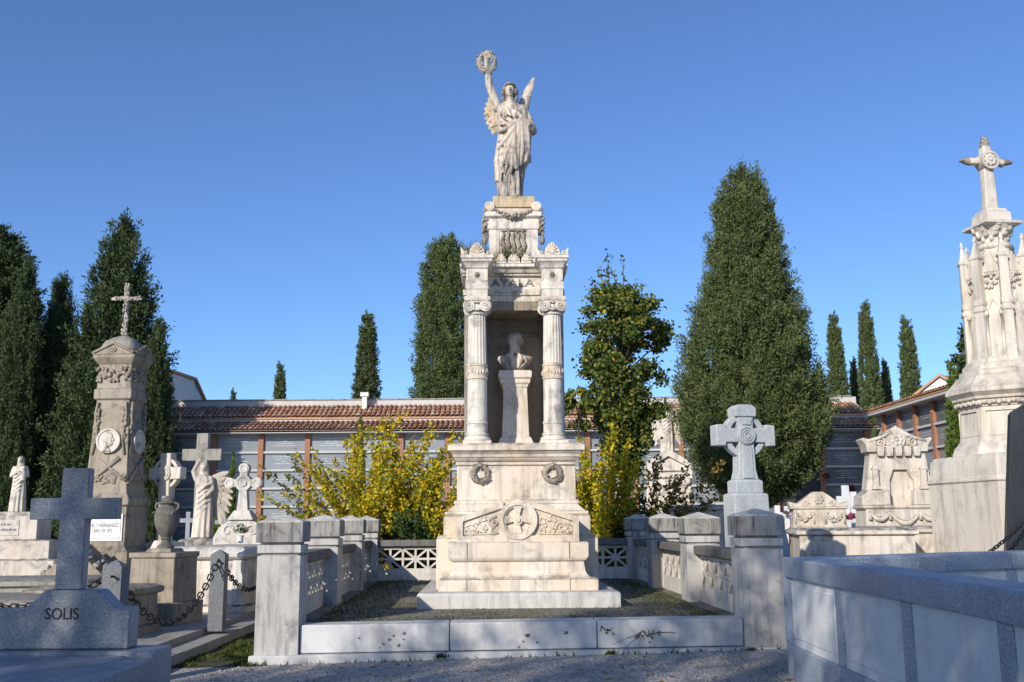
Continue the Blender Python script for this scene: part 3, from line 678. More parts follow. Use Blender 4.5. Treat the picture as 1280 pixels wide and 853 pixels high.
# columns
CX = 0.585; cy = D(15.25)
def flute(a, z): return 1.0-0.06*abs(math.cos(9*a))**0.6
def make_column(s):
    x = s*CX
    c = MB().stack([(0.215,0.215,2.685),(0.215,0.215,2.735),(0.20,0.20,2.745)], x, cy).build('column', mm, mon, bevel=0.006)
    MB().lathe([(.20,2.745),(.205,2.77),(.195,2.795),(.17,2.80),(.165,2.815),(.178,2.825),(.178,2.85),(.158,2.86),(.154,2.99),(.165,3.0),(.165,3.03),(.152,3.04),(.15,3.68)], 36, x, cy).build('lower_shaft', M['marble_top'], c, angle=35)
    bnd = MB().lathe([(.155,3.68),(.166,3.69),(.166,3.71),(.157,3.72),(.157,3.88),(.166,3.89),(.166,3.92),(.15,3.93)], 36, x, cy)
    for k in range(11):
        a = 2*PI*k/11+.2; bnd.ell((x+.158*math.cos(a), cy+.158*math.sin(a), 3.80+.02*math.sin(k*2.1)), (.022, .022, .045), 6, 5); bnd.ell((x+.158*math.cos(a+.28), cy+.158*math.sin(a+.28), 3.79), (.018, .018, .03), 6, 5)
    bnd.build('carved_band', mm, c, angle=35)
    MB().lathe([(.15,3.93),(.149,3.95),(.137,4.66),(.135,4.69)], 144, x, cy, mod=flute).build('fluted_shaft', M['marble_top'], c, angle=25)
    cp = MB().lathe([(.145,4.69),(.155,4.70),(.155,4.72),(.145,4.73),(.165,4.78),(.17,4.82),(.15,4.86)], 28, x, cy)
    for f, yy in ((1, -1), (1, 1)):
        for q in (-1, 1):
            cp.disc(x+q*.128, 4.825, .092, cy+yy*.165-.02, cy+yy*.165+.02, 20); spiral(cp, x+q*.128, 4.825, cy+yy*.188, .08, 1.6, PI/2, .013, -q)
            cp.ell((x+q*.125, cy+yy*.19, 4.83), (.02, .02, .02), 6, 5)
        cp.tube([(x-.125, cy+yy*.17, 4.90), (x-.06, cy+yy*.175, 4.885), (x, cy+yy*.175, 4.88), (x+.06, cy+yy*.175, 4.885), (x+.125, cy+yy*.17, 4.90)], .018, 6)
        flower(cp, x, 4.90, cy+yy*.185, .05); cp.tube([(x-.1, cy+yy*.175, 4.78), (x, cy+yy*.18, 4.755), (x+.1, cy+yy*.175, 4.78)], .016, 6)
    for q in (-1, 1): cp.tube([(x+q*.125, cy-.165, 4.83), (x+q*.125, cy-.06, 4.83), (x+q*.125, cy+.06, 4.83), (x+q*.125, cy+.165, 4.83)], [.08, .06, .06, .08], 16)
    cp.build('capital', M['marble_top'], c, angle=40)
    MB().stack([(.2,.2,4.905),(.205,.205,4.945),(.195,.195,4.965)], x, cy).build('abacus', mm, c)
for s in (-1, 1): make_column(s)
# niche behind the columns
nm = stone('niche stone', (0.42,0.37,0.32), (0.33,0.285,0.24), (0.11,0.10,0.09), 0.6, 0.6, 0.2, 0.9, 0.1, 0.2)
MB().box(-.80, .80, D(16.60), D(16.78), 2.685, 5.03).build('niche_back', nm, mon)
for s in (-1, 1):
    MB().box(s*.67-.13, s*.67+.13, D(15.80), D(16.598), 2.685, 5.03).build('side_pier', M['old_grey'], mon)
fb = MB()
for s in (-1, 1): fb.box(s*.50-.03, s*.50+.03, D(16.56), D(16.599), 2.69, 4.60)
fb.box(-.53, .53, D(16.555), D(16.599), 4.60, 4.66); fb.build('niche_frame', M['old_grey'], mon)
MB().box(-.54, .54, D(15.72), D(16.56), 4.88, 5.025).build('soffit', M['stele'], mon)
# entablature
MB().stack([(w, h, z+.06) for w, h, z in [(.80,.42,4.968),(.80,.42,5.06),(.82,.45,5.07),(.82,.45,5.16),(.78,.40,5.165),(.78,.40,5.385),(.83,.455,5.392),(.83,.455,5.425),(.85,.49,5.43),(.86,.53,5.495),(.87,.58,5.51),(.87,.58,5.56),(.84,.53,5.575)]], 0, D(16.15)).build('entablature', M['marble_top'], mon, bevel=0.004)
for s in (-1, 1):
    x = s*CX
    MB().stack([(.165,.19,4.966),(.165,.19,5.07),(.18,.20,5.085),(.18,.20,5.12),(.172,.195,5.13),(.172,.195,5.20),(.15,.18,5.215),(.15,.18,5.405),(.175,.20,5.42),(.18,.21,5.455),(.22,.24,5.50),(.235,.26,5.515),(.235,.26,5.545),(.255,.28,5.56),(.255,.28,5.60),(.24,.265,5.615)], x, cy).build('column_block', M['marble_top'], mon, bevel=0.003)
    b = MB(); b.box(x-.075, x+.075, cy-.198, cy-.17, 5.13, 5.16); b.box(x-.165, x-.135, cy-.187, cy-.17, 5.22, 5.40); b.box(x+.135, x+.165, cy-.187, cy-.17, 5.22, 5.40)
    b.build('block_panel', mm, mon)
    b = MB(); flower(b, x, 5.31, cy-.185, .05, 6); b.build('block_rosette', M['stele'], mon, smooth=True)
    def antefix(cx, yy, w, h, z0):
        b = MB(); b.prism([(cx-w/2, z0), (cx+w/2, z0), (cx+w*.42, z0+h*.5), (cx+w*.22, z0+h*.82), (cx, z0+h), (cx-w*.22, z0+h*.82), (cx-w*.42, z0+h*.5)], yy, yy+.05)
        for k in range(7):
            a = PI*(k+.5)/7; b.tube([(cx, yy-.005, z0+.03), (cx+w*.36*math.cos(a), yy-.008, z0+.03+h*.75*math.sin(a))], [.008, .016], 6)
        return b.build('antefix', mm, mon, fix=True, angle=40)
    antefix(x, cy-.24, .25, .21, 5.61)
    for q in (-1, 1): 
        bb = MB().prism([(x+q*.13, 5.61), (x+q*.245, 5.61), (x+q*.255, 5.74), (x+q*.2, 5.67), (x+q*.16, 5.68)], cy-.255, cy-.205); spiral(bb, x+q*.18, 5.645, cy-.26, .028, 1.2, 0, .009, q); bb.build('antefix', mm, mon, fix=True)
for i, x in enumerate((-.20, 0, .20)): 
    o = antefix(x, D(15.575), .17 if i != 1 else .21, .16, 5.63)
lettering('AYA', 0.185, M['ink_worn'], mon, (-.155, D(15.743), 5.335), .012, squash=1.18)
lettering('LA', 0.185, M['ink_soft'], mon, (.20, D(15.747), 5.335), .006, squash=1.25)
worn_marks(mon, -.30, .04, 5.15, 5.20, D(15.698), M['ink_soft'], 5)
# upper pedestal
up = MB().stack([(.445,.37,5.55),(.445,.37,5.66),(.42,.345,5.68),(.40,.33,5.70),(.40,.33,6.17),(.425,.35,6.185),(.425,.35,6.355),(.44,.37,6.365),(.46,.40,6.39),(.46,.40,6.455),(.44,.38,6.475)], 0, D(15.8)).build('upper_pedestal', M['marble_top'], mon, bevel=0.004)
b = MB(); yy = D(15.462)
for k in range(5):
    x = -.17+.085*k; b.tube([(x, yy, 5.80+.03*(k % 2)), (x+.02, yy-.01, 5.9), (x-.015, yy-.015, 6.0), (x+.01, yy-.01, 6.12)], [.02, .03, .028, .018], 6)
    for _ in range(6): b.ell((x+random.uniform(-.04, .04), yy-.01, random.uniform(5.75, 6.16)), (.026, .02, .035), 6, 5)
b.tube([(-.2, yy, 6.15), (-.1, yy-.01, 6.16), (.1, yy-.01, 6.16), (.2, yy, 6.15)], .02, 6)
b.build('carved_relief', M['stele'], up, smooth=True)
for s in (-1, 1): MB().box(s*.3175-.0825, s*.3175+.0825, D(15.455), D(15.48), 5.70, 6.17).build('relief_margin', M['marble_top'], up)
b = MB().box(-.42, .42, D(15.5), D(16.1), 6.476, 6.56)
b.build('bolster', mm, up)
for s in (-1, 1):
    b = MB(); b.lathe([(.075, -.35), (.085, -.34), (.085, -.27), (.06, -.2), (.055, 0), (.06, .2), (.085, .27), (.085, .34), (.075, .35)], 20)
    b.moved(Matrix.Translation((s*.385, D(15.78), 6.565)) @ Matrix.Rotation(rad(90), 4, 'X'))
    spiral(b, s*.385, 6.565, D(15.43), .068, 1.6, PI/2, .012, -s); b.build('volute', mm, up, angle=35)
def swag(b, p, q, drop, r, n=14, seed=0, y=None):
    rr = random.Random(seed); p, q = Vector(p), Vector(q)
    for k in range(n*3):
        t = rr.random(); c = p.lerp(q, t); c.z -= drop*4*t*(1-t); g = r*(.55+.6*math.sin(PI*t))
        b.ell(c+Vector((rr.uniform(-g, g), rr.uniform(-g, g)*.7, rr.uniform(-g, g)))*.6, (g*.42, g*.42, g*.55), 6, 5, Matrix.Rotation(rr.uniform(0, 3), 3, 'Y'))
b = MB(); swag(b, (-.30, D(15.39), 6.50), (.30, D(15.39), 6.50), .12, .05, 22, 3); b.build('garland', M['stele'], up, smooth=True)
for s in (-1, 1):
    b = MB(); swag(b, (s*.45, D(15.45), 6.52), (s*.47, D(15.5), 6.02), 0, .055, 14, 5+s); b.ell((s*.47, D(15.5), 6.0), (.05, .05, .08), 8, 6); b.build('garland', M['stele'], up, smooth=True)
    b = MB(); swag(b, (s*.47, D(15.48), 6.52), (s*.47, D(16.1), 6.52), .3, .05, 18, 8+s); b.build('garland', M['stele'], up, smooth=True)
MB().stack([(.345,.33,6.56),(.345,.33,6.735),(.335,.32,6.75)], 0.01, D(15.8)).build('statue_plinth', M['statue_lichen'], up, bevel=0.006)
up.location = (0, .26, .06)
# weeds growing on the cornices
sp = []
mw = mon.matrix_world
def mon_pt(x, y, z): return (0.035+1.03*(x*math.cos(rad(1.2))-y*math.sin(rad(1.2))), 16.22+1.03*(x*math.sin(rad(1.2))+y*math.cos(rad(1.2))), -0.0465+1.03*z)
for _ in range(260): sp.append(mon_pt(random.gauss(random.choice((-.2, -.05, .12)), .07), D(15.655)+random.uniform(-.025, .025), 5.63))
for _ in range(150): sp.append(mon_pt(random.uniform(-.78, -.42), D(15.2)+random.uniform(-.1, .2), 5.61))
for _ in range(40): sp.append(mon_pt(random.uniform(.40, .52), D(15.35)+random.uniform(-.1, .2), 5.6))
blades('cornice_weeds', sp, 0.33, 0.008, M['grass'], 'dry grass tufts sprouting on the monument cornice', 0.28)

# bust on its own pedestal
bp = thing('bust_pedestal', 'slim square marble pedestal standing inside the dark niche', 'pedestal', mon_pt(0.02, D(16.13), 2.685), rad(1.2), scale=1.03); bp.scale = (1.03, 1.03, 1.11)
MB().stack([(.28,.23,0),(.28,.23,.075),(.255,.21,.13),(.235,.195,.16),(.215,.185,.17),(.188,.175,.90),(.20,.185,.91),(.21,.19,.95),(.24,.21,.97),(.24,.21,1.03),(.262,.235,1.05),(.268,.24,1.13),(.25,.23,1.16)]).build('pedestal_shaft', mm, bp, bevel=0.005)
bu = thing('portrait_bust', 'weathered marble bust of a bearded man in a coat on slim pedestal', 'bust', mon_pt(0.02, D(16.13), 3.935), rad(1.2), scale=1.03)
b = MB()
b.loft([(0,0,0.0,.10,.09),(0,0,.05,.13,.105),(0,0,.14,.20,.13),(0,.01,.22,.245,.135),(0,.02,.27,.235,.12),(0,.03,.31,.15,.09),(0,.02,.35,.085,.08)], 40)
for s in (-1, 1):
    b.tube([(s*.05,-.10,.30),(s*.09,-.14,.2),(s*.035,-.135,.05)], [.02,.035,.02], 8); b.tube([(s*.02,-.1,.31),(s*.14,-.105,.26),(s*.16,-.12,.16),(s*.05,-.12,.03)], .014, 6)
b.chain([((0,.01,.30),.075),((0,.0,.42),.075)])
b.ell((0,.01,.575),(.108,.128,.142),20,14); b.ell((0,-.03,.49),(.08,.09,.09),16,10)
b.ell((0,-.085,.445),(.075,.055,.075),12,8); b.ell((0,-.11,.385),(.055,.045,.07),10,8); b.ell((-.04,-.1,.36),(.03,.03,.05),8,6); b.ell((.04,-.1,.355),(.03,.03,.05),8,6)
b.chain([((0,-.125,.585),.012),((0,-.148,.535),.022)]); b.tube([(-.05,-.108,.605),(0,-.125,.61),(.05,-.108,.605)],.017,8)
b.tube([(-.065,-.10,.485),(-.03,-.125,.505),(0,-.13,.508),(.03,-.125,.505),(.065,-.10,.485)],.017,8)
for s in (-1, 1):
    b.ell((s*.110,.02,.55),(.016,.028,.042),8,6); b.ell((s*.088,.05,.56),(.035,.07,.06),10,8); b.ell((s*.055,-.082,.52),(.035,.03,.03),8,6)
b.moved(Matrix.Diagonal((1.18, 1.1, .94, 1)))
b.sculpt('bust_body', M['statue'], bu, 0.011, 1)

# ================================================================== carved figures
def rib(a, z, n, ph, amp, sl=0.0): return amp*math.sin(n*a+ph+sl*z)
vs = thing('victory_statue', 'winged stone figure raising a laurel wreath on top of the tall monument', 'statue', mon_pt(0.0, D(16.06), 6.81), rad(1.2), scale=1.03)
b = MB()
def vfold(a, z):
    lower = max(0.0, min(1.0, (0.75-z)/0.5)); q = 1.0
    q += (0.045+0.10*lower)*math.sin(13*a+1.3*math.sin(3*z)+z*(1-lower)*5)+0.035*math.sin(7*a-4.5*z+0.8)+(0.03*lower)*math.sin(23*a+z*3)
    return q
b.loft([(-.0,.02,.62,.16,.14),(.0,.02,1.1,.225,.185),(-.01,.02,1.28,.222,.175),(-.02,.02,1.42,.222,.17),(-.03,.02,1.58,.225,.165),(-.04,.02,1.68,.235,.14),(-.04,.02,1.75,.16,.11),(-.04,.01,1.79,.08,.08)], 90, vfold)
def cloak_fold(a, t): return 1+(.085-.045*t)*math.sin(8*a+3.5*t+.6)+(.055-.03*t)*math.sin(15*a-5*t)+.03*math.sin(23*a+9*t)
vs_, fs_ = [], []; n_, m_ = 110, 16
for q in range(m_):
    t = q/(m_-1)
    for k in range(n_):
        a = 2*PI*k/n_; zb = .52+.17*math.cos(a)+.035*math.sin(8*a+.6); z = zb+(1.42-zb)*t
        rx = np.interp(t, [0, .3, .7, 1], [.285, .288, .258, .225]); f = cloak_fold(a, t); vs_.append((.005+rx*f*math.cos(a), .02+rx*.83*f*math.sin(a), z))
for q in range(m_-1):
    for k in range(n_): fs_.append((q*n_+k, q*n_+(k+1) % n_, (q+1)*n_+(k+1) % n_, (q+1)*n_+k))
fs_ += [tuple(reversed(range(n_))), tuple(range((m_-1)*n_, m_*n_))]
b.add(vs_, fs_)
for s, z, x in ((-1, 1.52, -.12), (1, 1.52, .06)): b.ell((x, -.13, z), (.085, .075, .085), 12, 8)      # breast
b.chain([((-.04,.01,1.75),.075),((-.035,0,1.86),.068)])                                                 # neck
b.ell((-.035,-.01,1.98),(.092,.108,.128),20,14); b.ell((-.035,-.04,1.915),(.062,.07,.06),12,8)
b.chain([((-.035,-.118,2.0),.01),((-.035,-.135,1.965),.016)]); b.tube([(-.085,-.095,2.02),(-.035,-.112,2.025),(.015,-.095,2.02)],.014,8); b.ell((-.035,-.105,1.925),(.028,.018,.012),8,6)
# raised right arm with hand and fingers round the wreath
b.chain([((-.25,.02,1.70),.088),((-.30,.0,1.84),.078),((-.385,-.03,2.08),.068),((-.405,-.08,2.26),.060),((-.43,-.12,2.46),.044)],12)
b.ell((-.43,-.13,2.525),(.048,.036,.058),10,8)
for k in range(4): b.chain([((-.462+.022*k,-.14,2.56),.015),((-.466+.024*k,-.165,2.60+.004*k),.0145),((-.458+.022*k,-.15,2.64),.013),((-.452+.02*k,-.12,2.645),.0125)],6)
b.chain([((-.395,-.125,2.51),.016),((-.368,-.145,2.55),.015),((-.372,-.15,2.59),.013)],6)
# left arm folded across, hand at the chest
b.chain([((.17,.02,1.66),.09),((.27,.0,1.48),.08),((.35,-.02,1.25),.074),((.28,-.14,1.32),.062),((.15,-.225,1.42),.045)],12)
b.ell((.10,-.24,1.455),(.055,.032,.04),10,8)
for k in range(4): b.chain([((.07,-.255,1.475-.02*k),.013),((.03,-.265,1.475-.022*k),.012),((.01,-.25,1.465-.022*k),.010)],6)
b.chain([((.10,-.25,1.49),.014),((.075,-.262,1.515),.012),((.055,-.255,1.525),.010)],6)
# cloak: folds fan out from the gathered left hand to hip, thigh and hem
def on_body(x, z, lift=0.0):
    k = max(.0, 1-((x+.01)/.29)**2); return (x, .02-(.235+lift)*math.sqrt(k)-.005, z)
fan = [(-.235,1.33,.020),(-.245,1.20,.034),(-.25,1.02,.022),(-.255,.90,.040),(-.245,.70,.026),(-.22,.50,.036),(-.13,.42,.024),(-.03,.42,.034),(.05,.50,.026)]
for k, (x, z, r) in enumerate(fan):
    p0 = (.13-.012*k, 1.43-.02*k); pts = []
    for u in (0, .25, .5, .75, 1):
        xx = p0[0]+(x-p0[0])*u; zz_ = p0[1]+(z-p0[1])*u-.07*math.sin(PI*u)*(1 if k < 6 else .2); pts.append(on_body(max(-.275, xx), zz_, .012*math.sin(PI*u)))
    b.tube(pts, [r*.7, r*1.1, r*1.35, r*1.25, r*.6], 8)
for k, (x, zb, r) in enumerate([(.10,.52,.030),(.15,.60,.042),(.205,.70,.036),(.25,.68,.045),(.285,.78,.030)]):
    b.tube([(x*.8+.03,-.22+.02*k,1.38),(x+.01,-.235+.022*k,1.12),(x+.012*(k % 2),-.225+.03*k,.9),(x-.02,-.20+.035*k,zb)], [r*.8,r,r*1.15,r*.6], 8)
for (x0, z0, x1, z1, r) in ((-.17,1.62,-.02,1.44,.016),(-.09,1.66,-.02,1.46,.014),(.10,1.62,.0,1.46,.016),(-.21,1.5,-.05,1.36,.018)): b.tube([on_body(x0,z0,-.05),on_body((x0+x1)/2,(z0+z1)/2-.02,-.02),on_body(x1,z1,.0)], [r*.6,r,r*.6], 6)
b.tube([on_body(-.235,1.38),on_body(-.1,1.31,.01),on_body(.05,1.33,.01),on_body(.2,1.42)], .028, 8)
vb = b.sculpt('body', M['statue'], vs, 0.0115, 1)
b = MB()
def dfold(a, z): return 1+.11*math.sin(10*a+1.2*math.sin(3*z))+.06*math.sin(19*a-4*z)+.03*math.sin(31*a+2*z)
b.loft([(-.05,.02,0,.205,.19),(-.05,.02,.08,.20,.185),(-.045,.02,.3,.205,.185),(-.02,.02,.55,.225,.195),(0,.02,.8,.20,.17)], 110, dfold)
for k, (x0, x1, r) in enumerate([(-.20,-.22,.022),(-.12,-.16,.034),(-.05,-.06,.020),(.02,.01,.030),(.10,.09,.026)]):
    b.tube([on_body(x0*.9,.60,-.05),(x0*.6+x1*.4,-.165,.30),(x1,-.185+.02*(k % 3),.03)], [r*.6,r,r*1.15], 8)
for s in (-1, 1): b.ell((-.04+.09*s,-.20,.03),(.042,.09,.035),10,8)
b.sculpt('under_dress', M['statue_mid'], vb, 0.0115, 1)
b = MB()
for k in range(34):
    a = random.uniform(0, 2*PI); ph = random.uniform(-.5, 1.3)
    d = Vector((math.cos(a)*math.cos(ph), math.sin(a)*math.cos(ph)*.9+.25, math.sin(ph)*.9))
    if d.y < -.35 and d.z < .55: continue
    b.ell(Vector((-.035,.0,1.99))+d*.118, (.036,.036,.036), 7, 6)
for s in (-1, 1):
    for k in range(5): b.ell((-.035+s*(.105+.012*(k % 2)), -.02+.02*k % .05, 1.99-.05*k), (.036,.045,.04), 8, 6)
b.tube([(-.12,-.06,2.06),(-.08,-.10,2.08),(-.035,-.115,2.085),(.01,-.10,2.08),(.05,-.06,2.06)], .024, 8)
b.sculpt('hair', M['statue_dark'], vb, 0.012, 1)
def feathered_wing(side, root_p, tips, mat, parent, name='wing'):
    b = MB()
    for (p, q, w) in tips:
        p, q = Vector(p), Vector(q); d = q-p; m = 7
        b.tube([p+d*(k/m) for k in range(m+1)], [w*x for x in (.45,.85,1,1,.95,.82,.55,.2)], 10, flat=.30)
    return b.build(name, mat, parent, angle=50)
tips = []
for k in range(8):
    t = k/7; tips.append(((.10+.02*t,.18+.008*k,1.40+.25*t), (.24+.155*t**1.4, .24+.010*k, 1.66+.72*t), .10-.02*t))
for k in range(6): t = k/5; tips.append(((.10,.165,1.42+.2*t), (.20+.10*t,.19+.008*k,1.62+.42*t), .085))
feathered_wing(1, None, tips, M['statue'], vs)
tips = []
for k in range(9):
    t = k/8; tips.append(((-.18,.20+.008*k,1.56+.14*t), (-.27-.215*math.sin(PI*(.10+.78*t)), .24+.010*k, 1.30+.80*t), .09-.02*t))
for k in range(6): t = k/5; tips.append(((-.18,.17,1.58+.1*t), (-.30-.14*math.sin(PI*(.15+.7*t)),.20+.008*k,1.42+.62*t), .068))
feathered_wing(-1, None, tips, M['statue_lichen'], vs)
b = MB(); wreath(b, -.43, 2.455, -.10, .128, .064, 34, 21, 1.22); b.build('wreath', M['old_grey'], vs, smooth=True)

def robed(name, label, loc, rz, H, mat, wing=None, arm='down', child=False, seed=0, lean=0.0, cat='statue', n=11):
    """standing robed stone figure of height H facing -y; the carved body is one surface"""
    t = thing(name, label, cat, loc, rz); k = H/1.75; rr = random.Random(seed); p1 = rr.uniform(0, 6)
    b = MB()
    def fold(a, z):
        lo = max(0.0, min(1.0, (1.0-z)/.7)); return 1+(.02+.07*lo)*math.sin(n*a+p1+1.5*math.sin(2.2*z+p1))+.03*math.sin(6*a-3*z)
    b.loft([(0,0,0,.24,.22),(0,0,.3,.225,.20),(0,0,.7,.21,.185),(lean*.3,0,1.0,.19,.165),(lean*.6,0,1.2,.185,.15),(lean*.8,0,1.36,.195,.135),(lean,.0,1.43,.15,.11),(lean,-.01,1.48,.07,.07)], 80, fold)
    b.chain([((lean,0,1.42),.065),((lean,-.01,1.54),.06)]); b.ell((lean,-.015,1.64),(.08,.095,.112),16,12); b.ell((lean,.015,1.65),(.095,.10,.12),14,10)
    b.chain([((lean,-.105,1.65),.009),((lean,-.12,1.625),.014)],6); b.loft([(lean,.03,1.40,.15,.10),(lean,.04,1.5,.115,.09),(lean,.03,1.62,.108,.10),(lean,.02,1.72,.09,.09),(lean,.02,1.77,.03,.03)], 20)
    for s in (-1, 1):
        sh = (lean+s*.17, 0, 1.38)
        if arm == 'up' and s < 0: b.chain([(sh,.07),((lean-.24,-.02,1.55),.055),((lean-.12,-.04,1.80),.045)]); b.ell((lean-.08,-.05,1.83),(.04,.03,.03),8,6)
        elif arm == 'down' or s > 0 and arm == 'up': b.chain([(sh,.075),((lean+s*.23,-.02,1.13),.06),((lean+s*.15,-.14,1.0),.05)]); b.ell((lean+s*.11,-.17,.99),(.04,.04,.03),8,6)
        else: b.chain([(sh,.075),((lean+s*.24,-.03,1.14),.062),((lean+s*.07,-.18,1.22),.045)]); b.ell((lean+s*.03,-.19,1.24),(.04,.03,.035),8,6)
    for q in range(5): z = 1.2-.13*q; b.tube([(.19,-.06,z+.08),(.06,-.185,z),(-.1,-.17,z-.14),(-.19,-.05,z-.2)], [.016,.024,.022,.012], 6)
    if child:
        b.loft([(.14,-.13,.98,.085,.08),(.14,-.13,1.12,.095,.085),(.14,-.12,1.25,.08,.07),(.14,-.12,1.31,.04,.04)], 24); b.ell((.14,-.12,1.38),(.065,.07,.078),12,10)
    b.moved(Matrix.Scale(k, 4)); b.sculpt('body', mat, t, 0.017*k, 1)
    if wing:
        for s in wing:
            tips = [((s*.10*k,.10*k,(1.05+.3*q/8)*k), (s*(.40+.24*math.sin(PI*(q/8*.8+.05)))*k, .10*k+.008*q, (.25+1.3*q/8)*k), .09*k) for q in range(9)]
            tips += [((s*.08*k,.11*k,1.25*k), (s*(.36+.1*q/4)*k,.07*k+.006*q,(.8+.6*q/4)*k), .08*k) for q in range(5)]
            feathered_wing(s, None, tips, mat, t)
    return t

def cross_poly(w, h, arm_z, t, arm_t, top=None):
    """latin cross outline: arm span w, height h, arm centre arm_z"""
    return [(-t/2,0),(t/2,0),(t/2,arm_z-arm_t/2),(w/2,arm_z-arm_t/2),(w/2,arm_z+arm_t/2),(t/2,arm_z+arm_t/2),(t/2,h),(-t/2,h),(-t/2,arm_z+arm_t/2),(-w/2,arm_z+arm_t/2),(-w/2,arm_z-arm_t/2),(-t/2,arm_z-arm_t/2)]

# ================================================================== left side graves
# near grave with plain granite cross, in the shade
y0 = 8.0
p = at(92, 740, y0)
sg = thing('granite_grave', 'dark granite grave with plain upright cross and SOLIS on its stepped headstone', 'grave', (p.x, y0, 0))
S = y0/1244*1.0
def sx(px): return at(px, 760, y0).x-p.x
def sz(py): return at(92, py, y0).z
MB().prism([(sx(-12),sz(812)),(sx(163),sz(812)),(sx(163),sz(761)),(sx(143),sz(760)),(sx(122),sz(738)),(sx(54),sz(738)),(sx(31),sz(760)),(sx(-12),sz(762))], 0, 0.20).build('headstone', M['granite_dark'], sg, bevel=0.012)
arm = sz(642); zc0 = sz(737.5)
MB().prism([(x, zc0+z) for x, z in cross_poly(sx(149)-sx(38), sz(585)-zc0, sz(636)-zc0, sx(110)-sx(76), sz(622)-sz(649))], 0.04, 0.15).build('cross', M['granite_dark'], sg, bevel=0.008, fix=True).location.x = at(91.5, 640, y0+.04).x-p.x
MB().box(sx(-30), sx(202), -0.12, 0.30, -0.15, sz(812)-0.004).build('grave_base', M['granite_dark'], sg, bevel=0.01)
MB().box(sx(165), sx(203), -2.6, -0.122, -0.15, sz(812)-0.05).build('side_kerb', M['granite_dark'], sg, bevel=0.01)
MB().stack([(0.60,1.5,-0.1),(0.60,1.5,sz(812)-0.13),(0.64,1.53,sz(812)-0.11),(0.64,1.53,sz(812)-0.05),(0.61,1.5,sz(812)-0.03)], sx(72), -1.66).build('grave_slab', M['granite_dark'], sg, bevel=0.012)
lettering('SOLIS', 0.125, M['ink'], sg, (sx(78), -0.003, sz(768)), .003, squash=.86)

# chain posts and chains along the platform edge
cps = [(-4.05, 10.4), (-4.07, 14.1), (-4.09, 17.8)]
labs = ['grey granite chain post close behind the SOLIS headstone', 'grey granite chain post in front of the white sarcophagus', 'granite chain post hidden behind the left front pillar']
cpm = MB().stack([(.10,.10,0),(.10,.10,1.02),(.005,.005,1.09)])
for i, (x, y) in enumerate(cps):
    t = thing('chain_post', labs[i], 'post', (x, y, 0.09), rad(-3+4*i), 'posts carrying the chain')
    if i == 0: po = cpm.build('shaft', M['chainpost'], t, bevel=0.01); lk = MB().tube([(0.02,-.12,.93),(.05,-.15,.93),(.02,-.17,.93)],.012,6).build('hook', M['iron'], t)
    else:
        for src in (po, lk): c = src.copy(); COL.objects.link(c); c.parent = t
def link_mesh(L, W, r):
    pts = [(W/2*math.cos(a)+0, 0, (L-W)/2*(1 if math.sin(a) >= 0 else -1)+W/2*math.sin(a)) for a in [2*PI*k/14+.01 for k in range(14)]]
    me = MB().tube(pts, r, 6, True).mesh('link'); me.materials.append(M['iron']); me.polygons.foreach_set('use_smooth', [True]*len(me.polygons)); return me
LM = link_mesh(.135, .070, .0095)
def hang_chain(label, p, q, sag, me=LM, step=.112, group='iron chains between posts'):
    p, q = Vector(p), Vector(q); t = thing('iron_chain', label, 'chain', p, 0, group)
    N = 60; pts = [p.lerp(q, k/N)-Vector((0,0,sag*4*(k/N)*(1-k/N)))-p for k in range(N+1)]
    acc = 0; nxt = step/2; j = 0
    for a, c in zip(pts, pts[1:]):
        d = (c-a).length
        while acc+d >= nxt:
            o = a.lerp(c, (nxt-acc)/d); dr = (c-a).normalized(); qn = dr.to_track_quat('Z', 'Y')
            l = inst(me, 'link', t, o); l.rotation_mode = 'QUATERNION'
            l.rotation_quaternion = qn @ Matrix.Rotation((PI/2)*(j % 2)+.5, 3, 'Z').to_quaternion(); j += 1; nxt += step
        acc += d
    return t
hang_chain('sagging iron chain between the two visible granite posts', (-4.05, 10.5, 1.0), (-4.07, 14.0, 1.02), .62)
hang_chain('iron chain running from the second post behind the left pillar', (-4.07, 14.2, 1.02), (-4.09, 17.7, 1.02), .5)
hang_chain('iron chain hooked to the first post behind the granite cross', (-4.15, 10.4, 1.0), (-6.6, 11.4, 1.0), .32)

# stele with portrait medallion
y0 = 17.0; p = at(146, 560, y0)
st = thing('portrait_stele', 'tall weathered stele with profile medallion, carved garlands and crucifix on its domed top', 'stele', ((p.x+.02)*19/17, 19.0, -0.037), rad(-4), scale=19/17)
zz = lambda py: at(146, py, y0).z-0.13
wS = 0.345
MB().stack([(wS+.16,wS+.16,0),(wS+.16,wS+.16,zz(690)),(wS+.08,wS+.08,zz(684)),(wS+.06,wS+.06,zz(682)),(wS+.06,wS+.06,zz(634)),(wS+.10,wS+.10,zz(632)),(wS+.10,wS+.10,zz(624)),(wS+.03,wS+.03,zz(618)),(wS+.01,wS+.01,zz(612)),(wS-.06,wS-.06,zz(503)),(wS-.02,wS-.02,zz(501)),(wS-.02,wS-.02,zz(490)),(wS-.05,wS-.05,zz(488)),(wS-.06,wS-.06,zz(459)),(wS-.03,wS-.03,zz(457)),(wS+.02,wS+.02,zz(451)),(wS+.02,wS+.02,zz(447))]).build('shaft', M['stele'], st, bevel=0.008)
b = MB(); zt = zz(447)
for k, (r, dz) in enumerate([(wS+.0, 0)]): pass
b.loft([(0,0,zt,wS-.02,wS-.02),(0,0,zt+.14,wS-.03,wS-.03),(0,0,zt+.25,wS-.08,wS-.08),(0,0,zt+.33,wS-.2,wS-.2),(0,0,zt+.365,.08,.08)], 32, lambda a, z: 1/max(abs(math.cos(a)), abs(math.sin(a)))**.6)
dome = b.build('domed_top', M['old_grey'], st, smooth=True)
